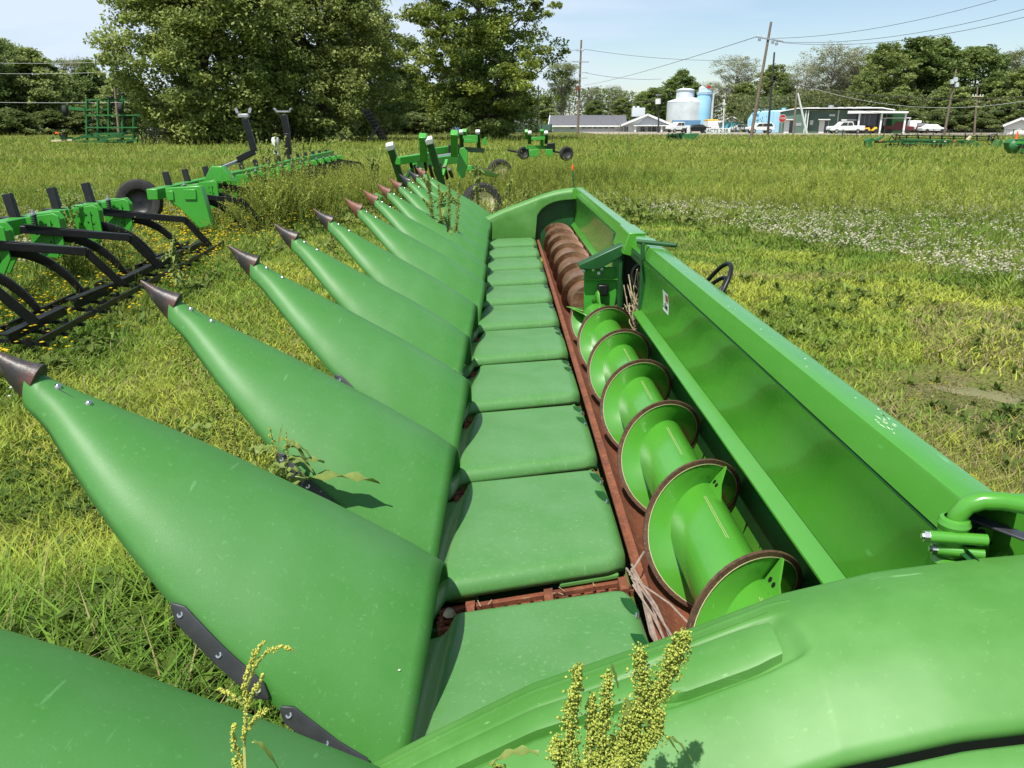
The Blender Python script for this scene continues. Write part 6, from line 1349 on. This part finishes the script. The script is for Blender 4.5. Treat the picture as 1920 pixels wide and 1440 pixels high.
# ---------------------------------------------------------------- individual dock plants
OCT = (np.array([(0, 0, 1), (0, 0, -1), (1, 0, 0), (-1, 0, 0), (0, .45, 0), (0, -.45, 0)], float), np.array([(0, 2, 4), (0, 4, 3), (0, 3, 5), (0, 5, 2), (1, 4, 2), (1, 3, 4), (1, 5, 3), (1, 2, 5)]))
def dock(label, base, spires, leaves=(), ssz=.0028, stem_r=.004, tint=((.36, .38, .050), (.58, .58, .12)), dens=1.0, seed=1, group='dock weeds'):
    """spires: (points, r0, n seeds, start fraction)"""
    rng = np.random.default_rng(seed); t = thing('dock_plant', label, 'weed', base, group); off = Vector(base)
    st = MB()
    for pts, r, n, s0 in spires: st.tube([Vector(p) for p in pts], [stem_r*(1-.7*i/(len(pts)-1)) for i in range(len(pts))], 6)
    st.build('stem', M['stem'], t)
    P = []
    for pts, r, n, s0 in spires:
        pts = np.array([tuple(p) for p in pts], float); u = np.linspace(0, 1, len(pts)); n = int(n*dens)
        w = s0+(1-s0)*rng.uniform(0, 1, n); wh = np.round(w*n**.5*1.1)/(n**.5*1.1); w = np.where(rng.uniform(0, 1, n) < .6, wh+rng.normal(size=n)*.006, w); w = np.clip(w, s0, 1)
        c = np.stack([np.interp(w, u, pts[:, k]) for k in range(3)], 1); rad = r*(1-.50*((w-s0)/(1-s0)))*(.40+.60*np.abs(np.sin(w*23+seed)*np.sin(w*57+1.7*seed))); hk = (np.round(w*n**.5*1.1).astype(int)*7+rng.integers(0, 6, n)); tabl = np.random.default_rng(seed+99).normal(size=(hk.max()+1, 3)); tabl /= np.linalg.norm(tabl, axis=1)[:, None]; amp = np.random.default_rng(seed+98).uniform(.35, 1.25, hk.max()+1)
        d = tabl[hk]; j = rng.normal(size=(n, 3))*.30
        P.append(c+(d*(amp[hk]*rng.uniform(.4, 1, n))[:, None]+j)*rad[:, None])
    P = np.concatenate(P); n = len(P); u, v = rand_rot(n, rng, 0); w = np.cross(u, v); s_ = (ssz*rng.uniform(.6, 1.3, n))[:, None, None]; o = OCT[0]
    V = P[:, None, :]+s_*(o[None, :, 0:1]*u[:, None]*.8+o[None, :, 1:2]*v[:, None]+o[None, :, 2:3]*w[:, None]*.9); V = V.reshape(-1, 3)-np.array(off)
    F_ = (OCT[1][None]+(np.arange(n)*6)[:, None, None]).reshape(-1, 3); a = rng.uniform(0, 1, n)[:, None]; T = np.array(tint[0])*(1-a)+np.array(tint[1])*a
    link_mesh('seed_heads', fast_mesh('seed_heads', V, [F_], np.repeat(T, 6, 0)), 'seed', t)
    for (p, d, l, wd, droop) in leaves:
        p = Vector(p); d = Vector(d).normalized(); side = d.cross(Vector((0, 0, 1))).normalized(); rows = []; n_ = 12
        for k in range(n_+1):
            q = k/n_; c = p+d*(l*q)-Vector((0, 0, droop*l*q*q)); hw = wd*math.sin(math.pi*min(1, q*.92+.08))**.8*.5; wav = math.sin(q*19+l*70)*wd*.22
            rows.append([c-side*hw+Vector((0, 0, wav)), c+Vector((0, 0, -wd*.15)), c+side*hw+Vector((0, 0, -wav))])
        MB().grid(rows).build('leaf', 'dockleaf', t, sharp=80)
    return t
M['stem'] = mat('weed_stem', (.22, .25, .06), .6); M['dockleaf'] = mat('dock_leaf', (.16, .24, .045), .5, var=(.23, .28, .07), vscale=40, transl=.3)
def sp(*pts, D): return [F(px, py, D if len(p) < 3 else p[2]) for p in pts for px, py in [p[:2]]]
D = .84
dock('big yellow green seeding dock plant in the foreground, its shadow on the header end panel', (.10, .62, 0),
 [([Vector((.10, .62, 0)), F(1075, 1560, .74)]+sp((1150, 1410), (1215, 1330), (1262, 1240), (1284, 1192), D=D), 0.0324, 2250, .30),
  ([F(1130, 1470, .78)]+sp((1185, 1390), (1206, 1300), (1200, 1215), D=D), 0.0284, 1200, .15), ([F(1090, 1500, .78)]+sp((1125, 1420), (1135, 1340), (1142, 1265), D=D-.01), 0.0223, 930, .1),
  ([F(1060, 1520, .76)]+sp((1070, 1400), (1074, 1320), (1087, 1250), D=D-.02), 0.0203, 930, .15), ([F(1040, 1560, .76)]+sp((1052, 1440), (1046, 1390), (1040, 1420, .80), D=D-.02), 0.0189, 450, .2),
  ([F(1090, 1500, .78)]+sp((1108, 1400), (1110, 1345), (1112, 1305), D=D), 0.0162, 390, .2), ([F(1120, 1500, .78)]+sp((1180, 1440), (1225, 1380), (1240, 1335), D=D-.02), 0.0270, 930, .2),
  ([F(960, 1500, .76)]+sp((940, 1452), (932, 1440), D=D-.02), 0.0162, 210, .3), ([F(1090, 1560, .76)]+sp((1110, 1480), (1150, 1440), (1170, 1420), D=D-.03), 0.0297, 900, .1), ([F(1075, 1560, .76)]+sp((1085, 1480), (1095, 1430), D=D-.03), 0.0270, 750, .1)],
 [(F(1010, 1412, .80), (-1, .1, .35), .07, .014, .7), (F(1195, 1350, .82), (1, .1, -.1), .06, .012, .9), (F(1160, 1290, .84), (-.25, .1, 1), .05, .010, .2), (F(1170, 1360, .84), (.1, .1, 1), .05, .016, .2), (F(1030, 1450, .8), (-.6, 0, -.2), .05, .012, .3), (F(1250, 1380, .83), (1, 0, -.3), .04, .008, .8)],
 ssz=.0029, dens=1.35, stem_r=.0035, tint=((.22, .29, .04), (.50, .55, .11)), seed=5)
D = .66
dock('slender seeding dock with a drooping top beside the black rub strap at the bottom', (-.25, .55, 0),
 [([Vector((-.25, .55, 0)), F(462, 1480, .62)]+sp((458, 1400), (462, 1320), (458, 1280), (470, 1240), (492, 1205), D=D), .0065, 330, .35), ([F(462, 1290, D)]+sp((478, 1248), (500, 1222), (525, 1212), (552, 1220), D=D), .0055, 170, .1),
  ([F(460, 1330, D)]+sp((475, 1300), (494, 1264), D=D), .0055, 110, .2), ([F(462, 1370, D)]+sp((480, 1345), (500, 1330), D=D), .006, 100, .2), ([F(460, 1440, D)]+sp((440, 1400), (436, 1370), (441, 1358), D=D), .0065, 150, .1), ([F(455, 1320, D)]+sp((430, 1300), (408, 1292), D=D), .005, 90, .2), ([F(462, 1480, .63)]+sp((450, 1440), (438, 1425), D=D), .007, 120, .2)],
 [(F(475, 1390, D), (1, 0, -.1), .025, .007, 1.6), (F(455, 1310, D), (-1, 0, .2), .02, .006, .4)], ssz=.0019, stem_r=.0021, seed=6)
D = 2.0
rl = random.Random(17); lv_ = []
for k in range(26):
    px = rl.uniform(455, 545); py = rl.uniform(810, 930); a = rl.uniform(-1.2, 1.2); lv_.append((F(px, py, D+rl.uniform(-.06, .1)), (math.sin(a)*1.2, rl.uniform(-.4, .4), rl.uniform(.25, 1.1)), rl.uniform(.07, .16), rl.uniform(.014, .030), rl.uniform(.5, 1.3)))
dock('leafy dock plant with curling leaves growing between the two nearest full snouts', (-.78, 2.0, 0),
 [([Vector((-.78, 2.0, 0)), F(528, 930, D)]+sp((520, 880), (512, 830), (505, 800), D=D), .010, 90, .6), ([F(510, 930, D)]+sp((478, 860), (470, 800), D=D), .008, 60, .5), ([F(530, 930, D)]+sp((540, 860), (536, 810), D=D), .007, 40, .5)],
 lv_+[(F(528, 850, D), (.55, .1, .75), .13, .026, .9), (F(540, 905, D), (1, .15, .30), .27, .042, .35), (F(515, 880, D), (.7, .1, .5), .17, .03, .5), (F(520, 845, D), (.2, .1, 1), .10, .018, .2), (F(530, 840, D), (.9, .1, .9), .10, .022, 1.3)], ssz=.003, stem_r=.004, seed=7)
D = 2.25
dock('slim weed with an arching seed spray rising between the two nearest full snouts', (-.95, 2.25, 0),
 [([Vector((-.93, 2.25, 0)), F(445, 900, D)]+sp((440, 820), (438, 770), (446, 745), (458, 728), (490, 712), D=D), .007, 90, .62), ([F(440, 790, D)]+sp((428, 770), (424, 755), D=D), .004, 30, .3)],
 [(F(440, 755, D), (1, .1, .5), .05, .010, .6), (F(440, 762, D), (1, 0, -.05), .06, .012, .5), (F(436, 765, D), (-1, .1, -.1), .055, .010, .0), (F(445, 800, D), (.6, -.2, .1), .05, .014, .6)], ssz=.0032, stem_r=.0028, tint=((.20, .26, .06), (.32, .36, .10)), seed=8)
def tall_dock(label, px, D, top, bot, w, seed, n=3, ssz=.010, seeds=260, green=0):
    r_ = random.Random(seed); b = F(px, bot, D); base = Vector((b.x, D, gz(b.x, D))); sps = []; lv = []
    for k in range(n):
        xo = (k-(n-1)/2)*w*.45 if n > 1 else 0; tp = F(px+xo, top+r_.uniform(0, 24)*(k > 0), D); m1_ = base.lerp(tp, .55)+Vector((r_.uniform(-.02, .02), r_.uniform(-.02, .02), 0))
        sps.append(([base+Vector((0, 0, 0)), m1_, tp], .046, int(seeds*2.2), .38))
        for j in range(5):
            u = r_.uniform(.45, .9); p = base.lerp(tp, u); d = Vector((r_.uniform(-1, 1), r_.uniform(-.6, .6), r_.uniform(.9, 1.6))).normalized(); sps.append(([p, p+d*r_.uniform(.09, .17)], .026, seeds//2, .1))
    for k in range(26):
        u = r_.uniform(.2, .92); p = base.lerp(F(px, top, D), u); a = r_.uniform(0, 6.28); lv.append((p, (math.cos(a), math.sin(a), .8), r_.uniform(.09, .22), .036, .8))
    return dock(label, base, sps, lv, ssz=ssz, stem_r=.006, tint=((.17, .23, .045), (.36, .40, .095)), seed=seed)
tall_dock('tall seeding dock with twin spires standing among the far snouts', 832, 6.9, 322, 460, 44, 31, 4, .0062, 620)
tall_dock('tall seeding dock in front of the nearer cream rimmed tyre', 896, 11.2, 300, 400, 18, 32, 2, .010, 170)
tall_dock('seeding dock just right of the nearer cream rimmed tyre', 955, 11.8, 322, 400, 10, 33, 1, .011, 130)
tall_dock('tall weed clump in front of the upright black mast on the left', 508, 14.5, 250, 340, 40, 34, 4, .014, 200)
tall_dock('tall weed clump right of the upright black mast', 560, 17.5, 240, 310, 36, 35, 4, .015, 180)
tall_dock('weed growing through the nearer ripper between its shank plates', 128, 8.9, 365, 440, 12, 36, 1, .010, 150)
tall_dock('weed clump beside the half hidden ripper, left of the toolbar', 700, 19.0, 282, 330, 24, 37, 3, .016, 120)
tall_dock('dock spire behind the second toolbar tyre', 985, 13.0, 345, 390, 12, 38, 2, .010, 110)
tall_dock('thin bare stemmed weed standing in the grass right of the nearer ripper', 326, 8.2, 440, 545, 10, 39, 1, .006, 260)
tall_dock('seeding dock beneath the third snout, seen between the snouts', 622, 7.6, 428, 500, 10, 40, 1, .008, 90)
# low yellow green dock spikes under the second snout, seen between it and the first
D = 2.2
dock('low dock with crowded yellow green seeds lying against the second snout edge', (-1.0, 2.2, 0),
 [([Vector((-1.0, 2.2, .05))]+sp((430, 860), (400, 770), (360, 700), (330, 650), D=2.35), .022, 500, .1), ([Vector((-.95, 2.2, .05))]+sp((455, 870), (425, 800), (395, 740), D=D), .02, 300, .1)], [(F(400, 800, D), (-1, 0, .3), .12, .03, .5)], ssz=.004, stem_r=.003, tint=((.22, .26, .04), (.42, .44, .08)), seed=9)
# straw and stalks caught in the header
def twigs(name, label, pts_list, r, m, cat='debris', grp=None, base=None):
    mb = MB()
    for pts in pts_list: mb.tube(pts, r, 5)
    b = base or pts_list[0][0]; t = thing(name, label, cat, b, grp); o = mb.build('stalk_bundle', m, t); return t
M['twig'] = mat('dead_stalk', (.30, .235, .19), .8, var=(.2, .15, .12), vscale=60)
rr = random.Random(8); L_ = []
for k in range(7):
    a = Vector((.365+rr.uniform(-.01, .02), 1.97+rr.uniform(-.06, .05), .47+rr.uniform(0, .02))); b = Vector((.47+rr.uniform(-.03, .06), 1.42+rr.uniform(-.1, .3), .33+rr.uniform(0, .05))); mid_ = a.lerp(b, .45)+Vector((rr.uniform(-.03, .03), rr.uniform(-.03, .03), rr.uniform(-.02, .03)))
    L_.append([a, a.lerp(mid_, .5)+Vector((rr.uniform(-.01, .01), 0, .01)), mid_, b])
L_ += [[(.365, 1.98, .47), (.40, 2.02, .50), (.425, 2.08, .49)], [(.37, 1.95, .48), (.46, 1.85, .46), (.54, 1.77, .40)], [(.44, 1.72, .41), (.52, 1.70, .41), (.56, 1.72, .40)]]
twigs('dead_stalks', 'tangle of dry grey brown stalks lying across the trough by the nearest row hood', L_, .0032, 'twig')
L_ = []
for k in range(90):
    a = Vector((rr.uniform(.86, .93), rr.uniform(4.88, 5.30), rr.uniform(.30, .62))); d = Vector((rr.gauss(0, .06), rr.gauss(0, .08), rr.uniform(-.02, .28))); L_.append([a, a+d*.5+Vector((rr.gauss(0, .015),)*3), a+d])
twigs('straw_clump', 'tangle of pale straw stuffed in the dark feeder opening of the header', L_, .004, 'straw')
mb = MB()
for k in range(26):
    x = rr.uniform(-.28, .34); y = Y0+PT*rr.choice((1, 1, 1, 2, 3))-.165+.27*(x+.15)+rr.uniform(-.02, .02); a = rr.uniform(0, 3.1); l = rr.uniform(.008, .03); p = Vector((x, y, .425)); d = Vector((math.cos(a), math.sin(a), rr.uniform(-.1, .4)))*l; mb.tube([p, p+d], .0012, 4)
t = thing('chaff', 'loose chaff and husk bits on the gathering chain between the nearest hoods', 'debris', (0, 2.0, .42)); mb.build('husk_bits', 'straw', t); MB().lathe((-.16, 1.865, .42), (0, 0, 1), [(.0001, .015), (.012, .012), (.02, 0), (.0001, -.003)], 7).build('husk_clump', 'straw', t)
